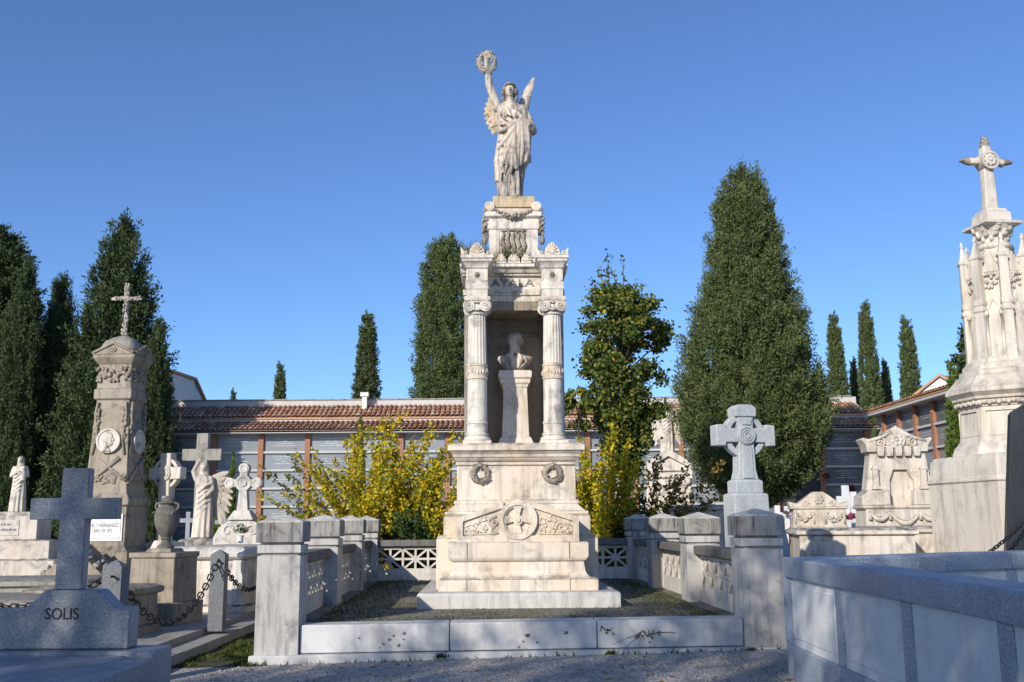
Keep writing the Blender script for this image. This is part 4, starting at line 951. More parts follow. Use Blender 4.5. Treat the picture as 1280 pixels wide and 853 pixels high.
for r4 in range(4):
    b = MB().prism([(-wS,zt),(wS,zt),(wS,zt+.02),(0,zt+.18),(-wS,zt+.02)], -wS-.03, -wS+.1); b.tube([(-wS,-wS-.035,zt+.03),(0,-wS-.035,zt+.19),(wS,-wS-.035,zt+.03)], .025, 6); flower(b, 0, zt+.08, -wS-.04, .06)
    o = b.build('gable', M['stele'], st, fix=True, angle=40); o.rotation_euler.z = r4*PI/2
# crucifix on top
cz = zt+.34
b = MB().prism([(x, cz+z) for x, z in cross_poly(.54, zz(355)-cz, (zz(355)-cz)*.72, .05, .05)], -.03, .03)
for _ in range(60):
    z = random.uniform(.05, zz(355)-cz); b.ell((random.uniform(-.045, .045), -.04, cz+z), (.02, .02, .03), 6, 5)
for _ in range(24): b.ell((random.uniform(-.24, .24), -.04, cz+(zz(355)-cz)*.72+random.uniform(-.03, .03)), (.025, .02, .02), 6, 5)
b.build('crucifix', M['statue_mid'], st, fix=True, angle=40)
for r4 in (0, 1):
    rot = r4*PI/2
    fy = -(wS-.022)
    b = MB(); czm = zz(553); b.disc(0, czm, .195, fy-.045, fy+.05, 36); b.ring(0, czm, .172, .205, fy-.06, fy+.04, 36)
    md = b.build('medallion', M['tomb'], st, fix=True, angle=40); md.rotation_euler.z = rot
    b = MB(); y = fy-.05
    b.ell((.0,y,czm+.045),(.085,.035,.10),14,10); b.ell((-.03,y,czm+.06),(.09,.03,.09),12,8); b.ell((.02,y,czm-.03),(.055,.03,.07),10,8); b.ell((.088,y,czm+.01),(.025,.02,.03),8,6); b.ell((.06,y,czm-.05),(.03,.02,.02),8,6); b.tube([(-.02,y,czm-.02),(-.04,y,czm-.14),(-.10,y,czm-.18)],[.05,.055,.04],8); b.tube([(-.04,y,czm-.14),(.06,y,czm-.18)],[.05,.02],8)
    o = b.build('portrait_profile', M['tomb'], md, smooth=True)
    b = MB()
    for s in (-1, 1):
        swag(b, (s*.235, fy+.015, zz(512)), (s*.245, fy-.005, zz(552)), 0, .055, 16, 3+s); b.tube([(s*.24,fy,zz(505)),(s*.27,fy-.01,zz(520)),(s*.22,fy-.01,zz(548)),(s*.28,fy-.02,zz(570))],.02,6)
    y2 = fy-.02
    b.tube([(-.33,y2-.015,zz(606)),(.20,y2+.01,zz(574))],[.03,.04],8); b.tube([(.34,y2-.015,zz(602)),(-.16,y2+.01,zz(576))],[.03,.022],8)
    for _ in range(26): b.ell((random.gauss(.05,.14),y2-.01,zz(600)+random.uniform(-.07,.05)),(.03,.025,.04),6,5,Matrix.Rotation(random.uniform(0,3),3,'Y'))
    spiral(b, .27, zz(598), y2-.02, .06, 1.3, 0, .018); 
    o = b.build('carved_garland', M['stele'], st, smooth=True); o.rotation_euler.z = rot
    b = MB(); fz = -(wS-.045)
    for s in (-.2, 0, .2):
        for _ in range(13): b.ell((s+random.uniform(-.09,.09),fz-.01,zz(472)+random.uniform(-.1,.12)),(.03,.03,.045),6,5,Matrix.Rotation(random.uniform(0,3),3,'Y'))
    o = b.build('carved_oak_leaves', M['stele'], st, smooth=True); o.rotation_euler.z = rot
pq = MB().box(-.36, .36, -(wS+.085), -(wS+.058), zz(676), zz(643)).build('plaque', M['plaque'], st)
b = MB(); y = -(wS+.0865)
for (x0, x1, z0, z1) in ((-.33,.33,zz(673.5),zz(673)),(-.33,.33,zz(646),zz(645.5)),(-.336,-.33,zz(673),zz(646)),(.33,.336,zz(673),zz(646))): b.box(x0, x1, y-.001, y+.002, z0, z1)
b.build('plaque_border', M['ink'], pq)
lettering('AL Y HERNANDEZ', .092, M['ink'], pq, (.31, y, zz(657)), .001, align='RIGHT', squash=.62)
lettering('AÑO DE 1873', .085, M['ink'], pq, (.20, y, zz(663.5)), .001, align='RIGHT', squash=.62)
# pediment-shaped front block of the stele with ivy carving
b = MB().prism([(-.75,0),(.62,0),(.62,zz(720)),(.05,zz(682)),(-.55,zz(720)),(-.75,zz(720))], -1.35, -.70).build('front_block', M['stele'], st, bevel=0.015, fix=True)
b = MB()
for _ in range(90):
    s = random.choice((-1, 1)); u = random.random(); b.ell((.05+s*u*.6, -1.33+random.uniform(0, .5), zz(682)+.03-u*(zz(682)-zz(720))), (.05, .05, .03), 6, 5, Matrix.Rotation(random.uniform(0, 3), 3, 'Y'))
b.build('carved_ivy', M['old_grey'], st, smooth=True)
b = MB(); flower(b, .08, zz(712), -1.36, .13, 6)
for _ in range(14): b.ell((.08+random.uniform(-.12,.12), -1.36, zz(712)+random.uniform(-.16,.12)), (.035,.03,.05), 6, 5)
b.build('carved_bouquet', M['stele'], st, smooth=True)

# urn on a square pedestal
y0 = 14.8; p = at(206, 700, y0)
up_ = thing('urn_pedestal', 'square tan stone pedestal carrying the blackened urn', 'pedestal', (p.x, y0, 0.13), rad(-10))
zz = lambda py: at(206, py, y0).z-0.13
MB().stack([(.42,.42,0),(.42,.42,zz(752)),(.345,.345,zz(752)+.01),(.335,.335,zz(697)),(.36,.36,zz(696)),(.36,.36,zz(690))]).build('block', M['stele'], up_, bevel=0.01)
MB().stack([(.20,.20,zz(690)),(.17,.17,zz(690)+.05)]).build('cap_step', M['stele'], up_)
ur = thing('stone_urn', 'blackened stone urn with pointed lid standing on a tan pedestal', 'urn', (p.x, y0, 0.13+zz(690)+.05), rad(-10))
H = zz(620)-zz(690)-.05; W = .18
MB().lathe([(r*W, z*H) for r, z in [(.66,0),(.66,.04),(.46,.07),(.34,.12),(.30,.16),(.42,.19),(.36,.21),(.50,.25),(.74,.35),(.94,.48),(1.0,.60),(.95,.69),(.76,.76),(.52,.80),(.46,.83),(.66,.855),(.66,.88),(.52,.90),(.50,.93),(.34,.965),(.22,.98),(.14,1.0)]], 32, mod=lambda a, z: 1+.035*math.sin(12*a)*(1 if .2*H < z < .5*H else .2)).build('vase', M['urn'], ur, angle=40)
b = MB()
for s in (-1, 1): b.ring(s*W*.75, H*.80, .035, .06, -.025, .025, 16)
swag(b, (-W*.8,-W*.6,H*.7), (W*.8,-W*.6,H*.7), .1, .05, 14, 2); b.build('handles', M['urn'], ur, angle=40)

def celtic(name, label, loc, rz, w, h, arm, t, th, ring, mat, base=None, bossr=.5, cat='cross', group=None, flare=0):
    """stone cross with a ring behind its arms and a round boss"""
    r = thing(name, label, cat, loc, rz, group)
    bz = 0
    if base:
        for (bw, bd, z0, z1) in base: MB().stack([(bw/2,bd/2,z0),(bw/2,bd/2,z1-.015),(bw/2-.02,bd/2-.02,z1)]).build('step', mat, r, bevel=0.01); bz = z1
    P = [(x*(1+flare*abs(x)), bz+z) for x, z in cross_poly(w, h-bz, arm-bz, t, t)]
    c = MB().prism(P, -th/2, th/2).build('cross', mat, r, bevel=.015, fix=True)
    if ring: MB().ring(0, arm, ring*.78, ring, -th*.36, th*.36, 36).build('ring', mat, r, bevel=.008)
    if bossr:
        b = MB().disc(0, arm, t*bossr, -th/2-.03, th/2+.01, 24); b.ring(0, arm, t*bossr*.55, t*bossr*.75, -th/2-.045, -th/2, 24); b.build('boss', mat, r, angle=40)
    return r
y0 = 19.5; p = at(207, 640, y0); z = lambda py: at(207, py, y0).z-.13
celtic('ringed_cross', 'pale stone cross with round boss standing behind the blackened urn', (p.x, y0, .13), rad(-18), .72, z(567), z(592), .235, .2, .30, M['tomb'], [(1.2,.9,0,.55),(1.0,.7,.55,.8),(.6,.5,.8,1.05)], .62)
y0 = 17.6; p = at(216, 640, y0); z = lambda py: at(216, py, y0).z-.13
t = thing('small_cross', 'small dark cross with pointed arm ends on a shouldered headstone beside the urn', 'cross', (p.x-.12, y0, .13), rad(-8))
b = MB().prism([(-.10,.9),(.10,.9),(.07,z(640)),(.14,z(640)),(.19,z(634)),(.14,z(629)),(.07,z(629)),(.06,z(620)),(-.06,z(620)),(-.07,z(629)),(-.14,z(629)),(-.19,z(634)),(-.14,z(640)),(-.07,z(640))], -.06, .06); b.build('cross', M['old_grey'], t, bevel=.012, fix=True)
MB().prism([(-.5,0),(.55,0),(.55,.55),(.42,.85),(.20,.95),(.12,1.12),(-.12,1.12),(-.2,.95),(-.42,.85),(-.5,.55)], -.15, .2).build('headstone', M['tomb'], t, bevel=.02, fix=True)
MB().box(-.05, .75, -.5, -.16, 0, .42).build('side_slab', M['tomb_white'], t, bevel=.015)

# angel leaning on a tall cross
y0 = 23.0; p = at(257, 640, y0); z = lambda py: at(257, py, y0).z-.13
ac = thing('plain_cross', 'tall plain grey cross rising behind the leaning angel', 'cross', (at(254, 568, y0+.25).x, y0+.25, .13), rad(-2))
MB().prism(cross_poly(.92, z(541), z(568), .27, .27), -.10, .10).build('cross', M['old_grey'], ac, bevel=.012, fix=True)
an = robed('angel_statue', 'stone angel with one large wing leaning against a tall plain cross', (at(256, 610, y0-.2).x, y0-.2, .13+z(672)), rad(2), 1.66, M['tomb'], wing=(1,), arm='up', seed=3, lean=-.04)
rk = thing('rock_base', 'rough carved rock mound under the leaning angel', 'base', (p.x+.05, y0, .13))
b = MB(); b.loft([(0,0,0,.75,.5),(0,0,.5,.68,.45),(0,-.02,z(690),.60,.42),(0,-.05,z(680),.5,.38),(0,-.05,z(672),.3,.3)], 24)
for _ in range(60): a = random.uniform(0, 2*PI); h = random.uniform(.1, z(675)); b.ell((.62*math.cos(a), .42*math.sin(a), h), (.16, .14, .1), 7, 5)
b.sculpt('rock', M['old_grey'], rk, .035, 1)

# trefoil-ended cross on rounded headstone with white flowers, sarcophagus before it
y0 = 20.0; p = at(304, 640, y0); z = lambda py: at(304, py, y0).z-.13
tc = thing('trefoil_cross', 'pale cross with rounded arm ends on an arched headstone behind white flowers', 'cross', (p.x, y0, .13), rad(-5))
MB().prism([(-.55,0),(.55,0),(.55,z(672)),(.45,z(660)),(.28,z(652)),(.20,z(650)),(-.20,z(650)),(-.28,z(652)),(-.45,z(660)),(-.55,z(672))], -.12, .15).build('headstone', M['tomb_white'], tc, bevel=.02, fix=True)
MB().stack([(.26,.17,z(650)),(.24,.15,z(647)),(.17,.12,z(640)),(.15,.10,z(638))]).build('foot', M['tomb_white'], tc, bevel=.008)
b = MB().prism([(-.11,z(638)),(.11,z(638)),(.075,z(612)),(.075,z(590)),(-.075,z(590)),(-.075,z(612))], -.07, .07); az = z(604)
b.prism([(-.28,az-.07),(.28,az-.07),(.28,az+.07),(-.28,az+.07)], -.066, .066)
for (x, q) in ((-.28, az), (.28, az), (0, z(586))): b.disc(x, q, .105, -.075, .075, 20); b.ring(x, q, .06, .085, -.088, -.07, 20)
b.ring(0, az, .11, .16, -.08, .08, 24); b.disc(0, az, .07, -.095, .07, 18); b.build('cross', M['tomb_white'], tc, fix=True, angle=40)
b = MB(); spiral(b, -.25, z(664), -.13, .14, 1.0, 0, .025); spiral(b, .25, z(664), -.13, .14, 1.0, PI, .025, -1); b.build('carved_arch', M['tomb_white'], tc, smooth=True)
def bouquet(name, label, loc, r, n, mats, pot=None, leaf='ivy', group=None):
    t = thing(name, label, 'flowers', loc, 0, group)
    if pot: MB().lathe([(.05,0),(.06,.02),(.055,.08),(.075,.14)], 16).build('pot', M[pot], t, angle=40)
    h0 = .14 if pot else .02
    for nm, mt, cnt, sz_ in (('petals', mats, n, .35), ('leaves', leaf, n, .4)):
        V = []
        for _ in range(cnt):
            d = Vector((random.gauss(0,1), random.gauss(0,1), abs(random.gauss(0,1)))).normalized()*r*random.uniform(.5,1)*(1 if nm == 'petals' else .85)
            c = Vector((0,0,h0+r*.35))+d
            for _k in range(3):
                u = Vector((random.gauss(0,1),random.gauss(0,1),random.gauss(0,1))).normalized()*r*sz_*.5; w = u.cross(d).normalized()*r*sz_*.35
                V += [c-u, c+w, c+u, c-w]
        tag(inst(fast_mesh(nm, np.array([tuple(v) for v in V]), 4, M[mt]), nm, t), kind='stuff')
    return t
p2 = at(300, 676, 19.2); bouquet('flower_pot', 'white flower pot with pale blossoms before the arched headstone', (p2.x, 19.2, at(300, 679, 19.2).z), .17, 60, 'petal_white', 'plaque', 'thuja')
y0 = 17.3; p = at(283, 700, y0); z = lambda py: at(283, py, y0).z-.13
sa = thing('white_sarcophagus', 'white marble sarcophagus with thick moulded lid behind the second chain post', 'tomb', (p.x+.1, y0, .13), rad(-12))
MB().stack([(.72,.95,0),(.72,.95,.10),(.62,.85,.12),(.62,.85,z(697))]).build('chest', M['tomb'], sa, bevel=.01)
MB().stack([(.66,.9,z(697)),(.72,.95,z(694)),(.73,.96,z(690)),(.70,.93,z(686)),(.62,.85,z(682))]).build('lid', M['tomb_white'], sa, bevel=.008)
for s in (-1, 1): MB().stack([(.09,.09,.12),(.09,.09,z(698))], s*.56, -.80).build('corner_pier', M['tomb_white'], sa, bevel=.008)
# low saint tomb at far left
y0 = 22.0; p = at(20, 640, y0); z = lambda py: at(20, py, y0).z-.13
sp_ = thing('saint_pedestal', 'broad pale pedestal with a worn inscribed panel at the left edge', 'pedestal', (p.x, y0, .13), rad(6))
MB().stack([(1.3,.8,0),(1.3,.8,z(700)),(.95,.6,z(698)),(.95,.6,z(676)),(.62,.45,z(674)),(.62,.45,z(646)),(.50,.40,z(643)),(.42,.36,z(640))]).build('block', M['tomb'], sp_, bevel=.012)
pn = MB().box(-.45, .25, -.462, -.44, z(669), z(650)).build('panel', M['tomb_white'], sp_)
worn_marks(pn, -.25, .1, z(657), z(654), -.466, M['ink_soft'], 3); worn_marks(pn, -.38, .2, z(663.5), z(660), -.466, M['ink_soft'], 4)
MB().lathe([(.10,z(640)),(.16,z(634)),(.22,z(626)),(.24,z(624))], 20, -.62, -.1).build('side_bowl', M['tomb'], sp_, angle=40)
robed('saint_statue', 'pale stone robed figure holding a child on the pedestal at the left edge', (p.x+.02, y0, .13+z(640)), rad(8), z(571)-z(640), M['tomb'], arm='fold', child=True, seed=8)
# low tombs filling between
def low_tomb(label, loc, rz, w, d, h, mat='tomb', lid=True, group='low chest tombs'):
    t = thing('chest_tomb', label, 'tomb', loc, rz, group)
    MB().stack([(w/2+.06,d/2+.06,-.05),(w/2+.06,d/2+.06,.1),(w/2,d/2,.12),(w/2,d/2,h-.12)]).build('chest', M[mat], t, bevel=.012)
    MB().stack([(w/2+.02,d/2+.02,h-.12),(w/2+.06,d/2+.06,h-.10),(w/2+.06,d/2+.06,h-.04),(w/2-.04,d/2-.04,h)]).build('lid', M[mat], t, bevel=.012)
    return t
p = at(40, 700, 15.5); low_tomb('long low tomb with dark weathered lid left of the stele base', (p.x, 15.5, .13), rad(4), 2.0, 1.1, .62, 'old_grey')
p = at(5, 730, 12.6); low_tomb('low dark chest tomb behind the SOLIS headstone at left', (p.x, 12.6, .13), rad(4), 2.2, 1.2, .55, 'old_grey')
p = at(120, 720, 13.4); low_tomb('low tan chest tomb between chain post and stele front block', (p.x, 13.4, .13), rad(-8), 1.3, .9, .62, 'stele')
def white_cross(label, px, py_top, y0, h, w=.3, mat='white_paint', group='small painted crosses near the niches'):
    q = at(px, py_top, y0); t = tag(MB().prism(cross_poly(w, q.z+.05, q.z+.05-h*.28, h*.14, h*.14), -.03, .03).build('painted_cross', M[mat], fix=True, loc=(q.x, y0, -.05)), label, 'cross', group)
    t.rotation_euler.z = rad(random.uniform(-12, 12)); return t
white_cross('slate blue cross left of the trefoil cross before the niches', 280, 642, 30, .9, .5, 'granite_dark')
white_cross('slate blue cross between ringed cross and angel before the niches', 236, 640, 30, .9, .5, 'granite_dark')
white_cross('small white cross top showing above the first left pillar', 397, 636, 28, .9, .32)
white_cross('small white cross top beside the yellow shrub, second from pillar', 413, 637, 28, .9, .3)

# ================================================================== right side
# granite walled plot in the foreground
X0, Y0 = 2.69, 10.05; TOP = 1.165; ANG = rad(27)
gw = thing('granite_wall', 'blue-grey granite wall with pale recessed panels round a plot in the right foreground', 'wall', (X0, Y0, 0), 0)
def wall_run(length, flip, cuts, root, ang, face):
    """wall along local +x from the corner; face=-1: visible outer side is -y"""
    r = empty('wall_side', (0, 0, 0), ang); r.parent = root; g = gz(X0)
    th = 0.30
    edges = [0]+cuts+[length]
    for a, b_ in zip(edges, edges[1:]):
        dz = random.uniform(-.004, .004)
        MB().stack([((b_-a)/2-.003, th/2+.03, TOP-.185),((b_-a)/2-.003, th/2+.035, TOP-.17),((b_-a)/2-.003, th/2+.035, TOP-.012),((b_-a)/2-.003, th/2+.02, TOP)], (a+b_)/2, th/2).build('coping', M['granite'], r, bevel=.008, loc=(0, dz, dz*.6))
        MB().box(a+.003, b_-.003, -.035, th+.035, -.3, .30+g).build('base_course', M['granite'], r, bevel=.01)
        MB().box(a+.003, b_-.003, .008, th-.008, .30+g, TOP-.185).build('panel_backing', M['panel'], r)
    for c in [0.06]+cuts+[length-.06]:
        MB().box(c-.09, c+.09, -.005, th+.005, .302+g, TOP-.186).build('pilaster', M['granite'], r, bevel=.006)
    for a, b_ in zip(edges, edges[1:]):
        MB().box(a+.13, b_-.13, -.004+.006, .05, .37+g, TOP-.25).build('panel', M['panel'], r, bevel=.006)
    return r
wall_run(7.4, 0, [1.55, 3.0, 4.4, 5.8], gw, rad(-90), -1)
bw_ = wall_run(4.6, 0, [1.5, 3.0], gw, ANG, -1); bw_.location = (.17, -.06, 0)
tag(grid_sheet('walled_plot_floor', 3.05, 6.5, 4.0, 9.9, M['paving'], 0.12, 2, 2, False), kind='structure')
# ringed cross behind the right front post
y0 = 14.2; p = at(931, 600, y0); z = lambda py: at(931, py, y0).z
rc = thing('granite_ringed_cross', 'pale grey granite cross with ring and round boss behind the right front post', 'cross', (p.x, y0, 0), rad(14))
w2 = (at(966, 545, y0).x-at(890, 545, y0).x)/2
for (bw, z0, z1) in ((.26, 0, z(617)), (.205, z(617), z(600))): MB().stack([(bw,bw*.7,z0),(bw,bw*.7,z1-.02),(bw-.03,bw*.7-.03,z1)]).build('step', M['celtic'], rc, bevel=.01)
th = .11; am = z(545)
MB().prism([(-.165,z(600)),(.165,z(600)),(.13,z(588)),(.11,am),(.12,z(522)),(-.12,z(522)),(-.11,am),(-.13,z(588))], -th, th).build('shaft', M['celtic'], rc, bevel=.012)
MB().prism([(-.16,z(522)),(.16,z(522)),(.165,z(511)),(.10,z(507)),(-.10,z(507)),(-.165,z(511))], -th-.02, th+.02).build('top_block', M['celtic'], rc, bevel=.012)
for s in (-1, 1):
    MB().prism([(s*.09,am-.10),(s*(w2-.13),am-.10),(s*(w2-.12),am-.155),(s*(w2+.02),am-.145),(s*(w2+.02),am+.145),(s*(w2-.12),am+.155),(s*(w2-.13),am+.10),(s*.09,am+.10)], -th+.003, th-.003).build('arm', M['celtic'], rc, bevel=.012, fix=True)
MB().ring(0, am, .235, .315, -.07, .07, 40).build('ring', M['celtic'], rc, bevel=.008)
b = MB().disc(0, am, .135, -th-.025, th, 28)
for r in (.12, .085, .05): b.ring(0, am, r-.016, r, -th-.04, -th, 28)
b.build('boss', M['celtic'], rc, angle=40)
MB().prism([(-.075,z(598)),(.075,z(598)),(.06,am-.15),(-.06,am-.15)], -th-.02, -th+.01).build('raised_panel', M['celtic'], rc)
MB().prism([(-.06,am+.15),(.06,am+.15),(.09,z(524)),(-.09,z(524))], -th-.02, -th+.01).build('raised_panel', M['celtic'], rc)
# plain rounded headstone
y0 = 15.8; p = at(972, 660, y0)
hs = thing('rounded_headstone', 'plain speckled granite headstone with sloping round shoulder right of the post', 'headstone', (p.x-.2, y0, 0), rad(10))
zt = at(972, 640, y0).z; MB().prism([(-.38,0),(.38,0),(.36,zt-.55),(.30,zt-.28),(.18,zt-.08),(.0,zt),(-.18,zt-.08),(-.30,zt-.28),(-.36,zt-.55)], -.1, .1).build('slab', M['celtic'], hs, bevel=.015)
MB().box(-.5, .5, -.25, .25, -.05, .14).build('foot', M['celtic'], hs, bevel=.015)
# small scrolled tomb
y0 = 23.5; p = at(1023, 655, y0); z = lambda py: at(1023, py, y0).z
ss = thing('scrolled_headstone', 'small tan marble headstone with scrolled gable and carved swags right of the big cypress', 'headstone', (p.x, y0, 0), rad(-6))
hw = .60
MB().stack([(hw+.03,.25,0),(hw+.03,.25,z(659)),(hw,.22,z(657)),(hw-.02,.2,z(637)),(hw+.05,.24,z(636)),(hw+.05,.24,z(634))]).build('block', M['tomb'], ss, bevel=.01)
MB().prism([(-hw-.05,z(634)),(hw+.05,z(634)),(hw+.09,z(627)),(hw-.12,z(630)),(.22,z(619)),(.10,z(615)),(-.10,z(615)),(-.22,z(619)),(-hw+.12,z(630)),(-hw-.09,z(627))], -.2, .15).build('gable', M['tomb'], ss, bevel=.012, fix=True)
b = MB(); flower(b, 0, z(625), -.21, .12, 6); spiral(b, -.3, z(630), -.21, .07, 1.3, 0, .02); spiral(b, .3, z(630), -.21, .07, 1.3, PI, .02, -1); b.build('carved_crest', M['tomb'], ss, smooth=True)
for s in (-1, 1): b = MB(); swag(b, (s*.52,-.23,z(641)), (s*.16,-.23,z(641)), .16, .07, 14, 4+s); b.tube([(s*.54,-.22,z(640)),(s*.55,-.22,z(655))],.03,6); b.tube([(s*.14,-.22,z(640)),(s*.13,-.22,z(655))],.03,6); b.build('carved_swag', M['tomb'], ss, smooth=True)
# ornate headstone
y0 = 22.0; p = at(1121, 620, y0); z = lambda py: at(1121, py, y0).z; K = (at(1180, 620, y0).x-at(1120, 620, y0).x)/60
oh = thing('ornate_headstone', 'ornate cream marble headstone with crested top, corner horns and arched recess', 'headstone', (p.x, y0, 0), rad(-4))
X = lambda px: (px-1121)*K
MB().stack([(X(1172),.45,0),(X(1172),.45,z(662)),(X(1168),.42,z(660)),(X(1166),.40,z(637)),(X(1170),.44,z(635)),(X(1170),.44,z(632))]).build('lower_block', M['tomb'], oh, bevel=.012)
for s in (-1, 1):
    MB().prism([(X(1121+s*14),z(632)),(X(1121+s*49),z(632)),(X(1121+s*49),z(621)),(X(1121+s*40),z(613)),(X(1121+s*15),z(613))], -.40, .3).build('ledge', M['tomb'], oh, bevel=.02, fix=True)
ry = -.22
MB().prism([(X(1081),z(613)),(X(1110),z(632)),(X(1110),z(601)),(X(1113),z(594)),(X(1115),z(588)),(X(1132),z(588)),(X(1134),z(594)),(X(1139),z(601)),(X(1139),z(632)),(X(1161),z(613)),(X(1156),z(570)),(X(1157),z(556)),(X(1085),z(556)),(X(1088),z(570))], ry, .2).build('body', M['tomb'], oh, bevel=.012, fix=True)
MB().box(X(1106), X(1142), -.13, .1, z(634), z(586)).build('recess_panel', M['tomb'], oh)
MB().prism([(X(1083),z(558)),(X(1159),z(558)),(X(1158),z(552)),(X(1140),z(546)),(X(1130),z(539)),(X(1121),z(536.5)),(X(1112),z(539)),(X(1103),z(546)),(X(1085),z(552))], ry-.04, .2).build('crest', M['tomb'], oh, bevel=.015, fix=True)
for s in (-1, 1):
    MB().prism([(X(1121+s*26),z(566)),(X(1121+s*37),z(566)),(X(1121+s*38),z(558)),(X(1121+s*43),z(550)),(X(1121+s*41),z(548)),(X(1121+s*25),z(552))], ry-.08, .22).build('corner_horn', M['tomb'], oh, bevel=.015, fix=True)
    MB().stack([(X(1121+5),.06,z(612)),(X(1121+5),.06,z(609)),(X(1121+3.5),.05,z(608)),(X(1121+3.2),.05,z(588)),(X(1121+4.5),.06,z(587)),(X(1121),.02,z(582))], X(1121+s*29), ry-.05).build('half_column', M['tomb'], oh)
b = MB(); flower(b, 0, z(551), ry-.07, .16, 7); b.ring(0, z(551), .13, .19, ry-.08, ry, 24)
for s in (-1, 1): spiral(b, s*.34, z(554), ry-.06, .10, 1.4, PI/2, .03, s); spiral(b, s*.55, z(557), ry-.06, .07, 1.2, 0, .025, -s); b.tube([(s*.1,ry-.06,z(541)),(s*.35,ry-.06,z(548)),(s*.62,ry-.05,z(553))],.045,8)
for k in range(9): b.ell((X(1121)+(k-4)*.05, ry-.03, z(538)-abs(k-4)*.03), (.05,.05,.09), 8, 6)
b.build('carved_crest', M['tomb'], oh, smooth=True)
b = MB()
for x in (1100, 1111, 1122, 1133, 1144): b.stack([(.055,.05,z(571)),(.07,.06,z(566)),(.07,.06,z(560))], X(x), ry-.05)
b.box(X(1086), X(1157), ry-.06, ry, z(560), z(558.5)); tag(b.build('bracket', M['tomb'], oh), kind='stuff')
for (a, c, d) in ((1080,1104,.16),(1104,1140,.24),(1140,1164,.16)):
    N = 12; b = MB(); b.tube([(X(a+(c-a)*k/N), -.44, z(640)-d*4*(k/N)*(1-k/N)) for k in range(N+1)], [.02+.045*math.sin(PI*k/N) for k in range(N+1)], 8); b.build('carved_swag', M['tomb'], oh, smooth=True)
for x in (1080,1104,1140,1164): MB().tube([(X(x),-.44,z(639)),(X(x),-.44,z(650))],[.02,.045],6).build('carved_tassel', M['tomb'], oh, smooth=True)
b = MB()
for k in range(24): a = random.uniform(0, PI); r = random.uniform(.03,.16); b.ell((r*math.cos(a)+.02, -.1, z(631)+r*math.sin(a)), (.035,.03,.045), 6, 5)
b.build('carved_flowers', M['tomb'], oh, smooth=True)
# long chest tombs before them
p = at(1065, 680, 18.2); t1 = low_tomb('broad pale chest tomb with hipped grey lid before the small scrolled headstone', (p.x, 18.4, 0), rad(-10), 1.9, 2.0, at(1065, 660, 18.4).z)
p = at(1140, 680, 19.0); low_tomb('pale chest tomb with slanting lid before the ornate headstone', (p.x, 19.2, 0), rad(-8), 1.5, 2.0, at(1140, 658, 19.0).z)
p = at(985, 700, 18.0); low_tomb('low grey tomb kerb between rounded headstone and pale chest tomb', (p.x, 19.5, 0), rad(-8), .5, 1.0, at(985, 662, 18.0).z, 'old_grey')
white_cross('white painted cross just left of the ornate headstone, taller one', 1056, 607, 26, 1.3, .5)
white_cross('white painted cross touching the ornate headstone ledge', 1066, 615, 25, 1.1, .42)
white_cross('small white cross above the rounded headstone, left of two', 971, 632, 27, .9, .3)
white_cross('small white cross with pink flowers left of scrolled headstone', 983, 633, 27, .9, .36)
q = at(1064, 648, 24.5); bouquet('pink_flowers', 'bright pink flowers between white cross and ornate headstone', (q.x, 24.5, q.z-.1), .17, 50, 'petal_pink')
q = at(1062, 612, 32); bouquet('red_flowers', 'dark red flowers above the white crosses by the doorway', (q.x, 32, q.z-.15), .22, 50, 'petal_red')
q = at(1074, 600, 36); bouquet('hanging_flowers', 'small dull red flowers in the dark doorway of the niches', (q.x, 39.7, at(1074, 600, 39.7).z), .2, 40, 'petal_red')
q = at(975, 626, 34); bouquet('niche_flowers', 'mixed flowers low before the niches right of the big cypress', (q.x, 36, at(975, 628, 36).z), .35, 60, 'petal_white')
q = at(983, 645, 26.8); bouquet('rose_flowers', 'tiny red flowers on the small white cross left of the scrolled headstone', (q.x, 26.8, q.z), .1, 30, 'petal_red')

# gothic cross tower
y0 = 17.2
def ax(py): return at(1244+(py-300)*.086, py, y0)
bx = ax(560).x
tw = thing('gothic_tower', 'tall cream gothic pillar with clustered pinnacles and flower-ended cross at the right edge', 'monument', (bx, y0, 0), rad(8))
z = lambda py: ax(py).z; k = y0/1244
mt = M['tower']; N8 = dict(n=8, rot=PI/8)
sq = lambda r: r*1.0
MB().stack([(1.02,1.02,-.1),(1.02,1.02,z(604)),(1.04,1.04,z(603)),(1.04,1.04,z(600)),(1.0,1.0,z(598)),(.98,.98,z(576)),(.93,.93,z(570))]).build('square_base', mt, tw, bevel=.015)
MB().lathe([(.98,z(571)),(.95,z(563)),(.88,z(556)),(.84,z(552)),(.83,z(548)),(.80,z(512)),(.83,z(511)),(.83,z(509)),(.86,z(508)),(.86,z(503)),(.91,z(502)),(.92,z(499)),(.99,z(495)),(1.01,z(494)),(1.01,z(489)),(.99,z(488)),(.80,z(473)),(.76,z(471)),(.76,z(467)),(.70,z(464)),(.70,z(460)),(.64,z(456)),(.62,z(452))], **N8).build('octagon_base', mt, tw)
for i in range(8):
    a = 2*PI*i/8; c, s = math.cos(a), math.sin(a); R = Matrix.Rotation(a+PI/2, 4, 'Z')
    b = MB(); f = .81*math.cos(PI/8)-.01
    for (x0, x1, z0, z1) in ((-.26,.26,z(547),z(545)),(-.26,.26,z(517),z(515)),(-.26,-.23,z(545),z(517)),(.23,.26,z(545),z(517))): b.box(x0, x1, -f-.035, -f+.03, z0, z1)
    b.moved(R); b.build('base_panel_frame', mt, tw)
    b = MB(); fo = .86*math.cos(PI/8)
    for q in range(9): b.ell((-.30+.075*q, -fo-.01, z(507)+.015*(q % 2)), (.045,.03,.04), 6, 5)
    b.moved(R); b.build('leaf_frieze', mt, tw, smooth=True)
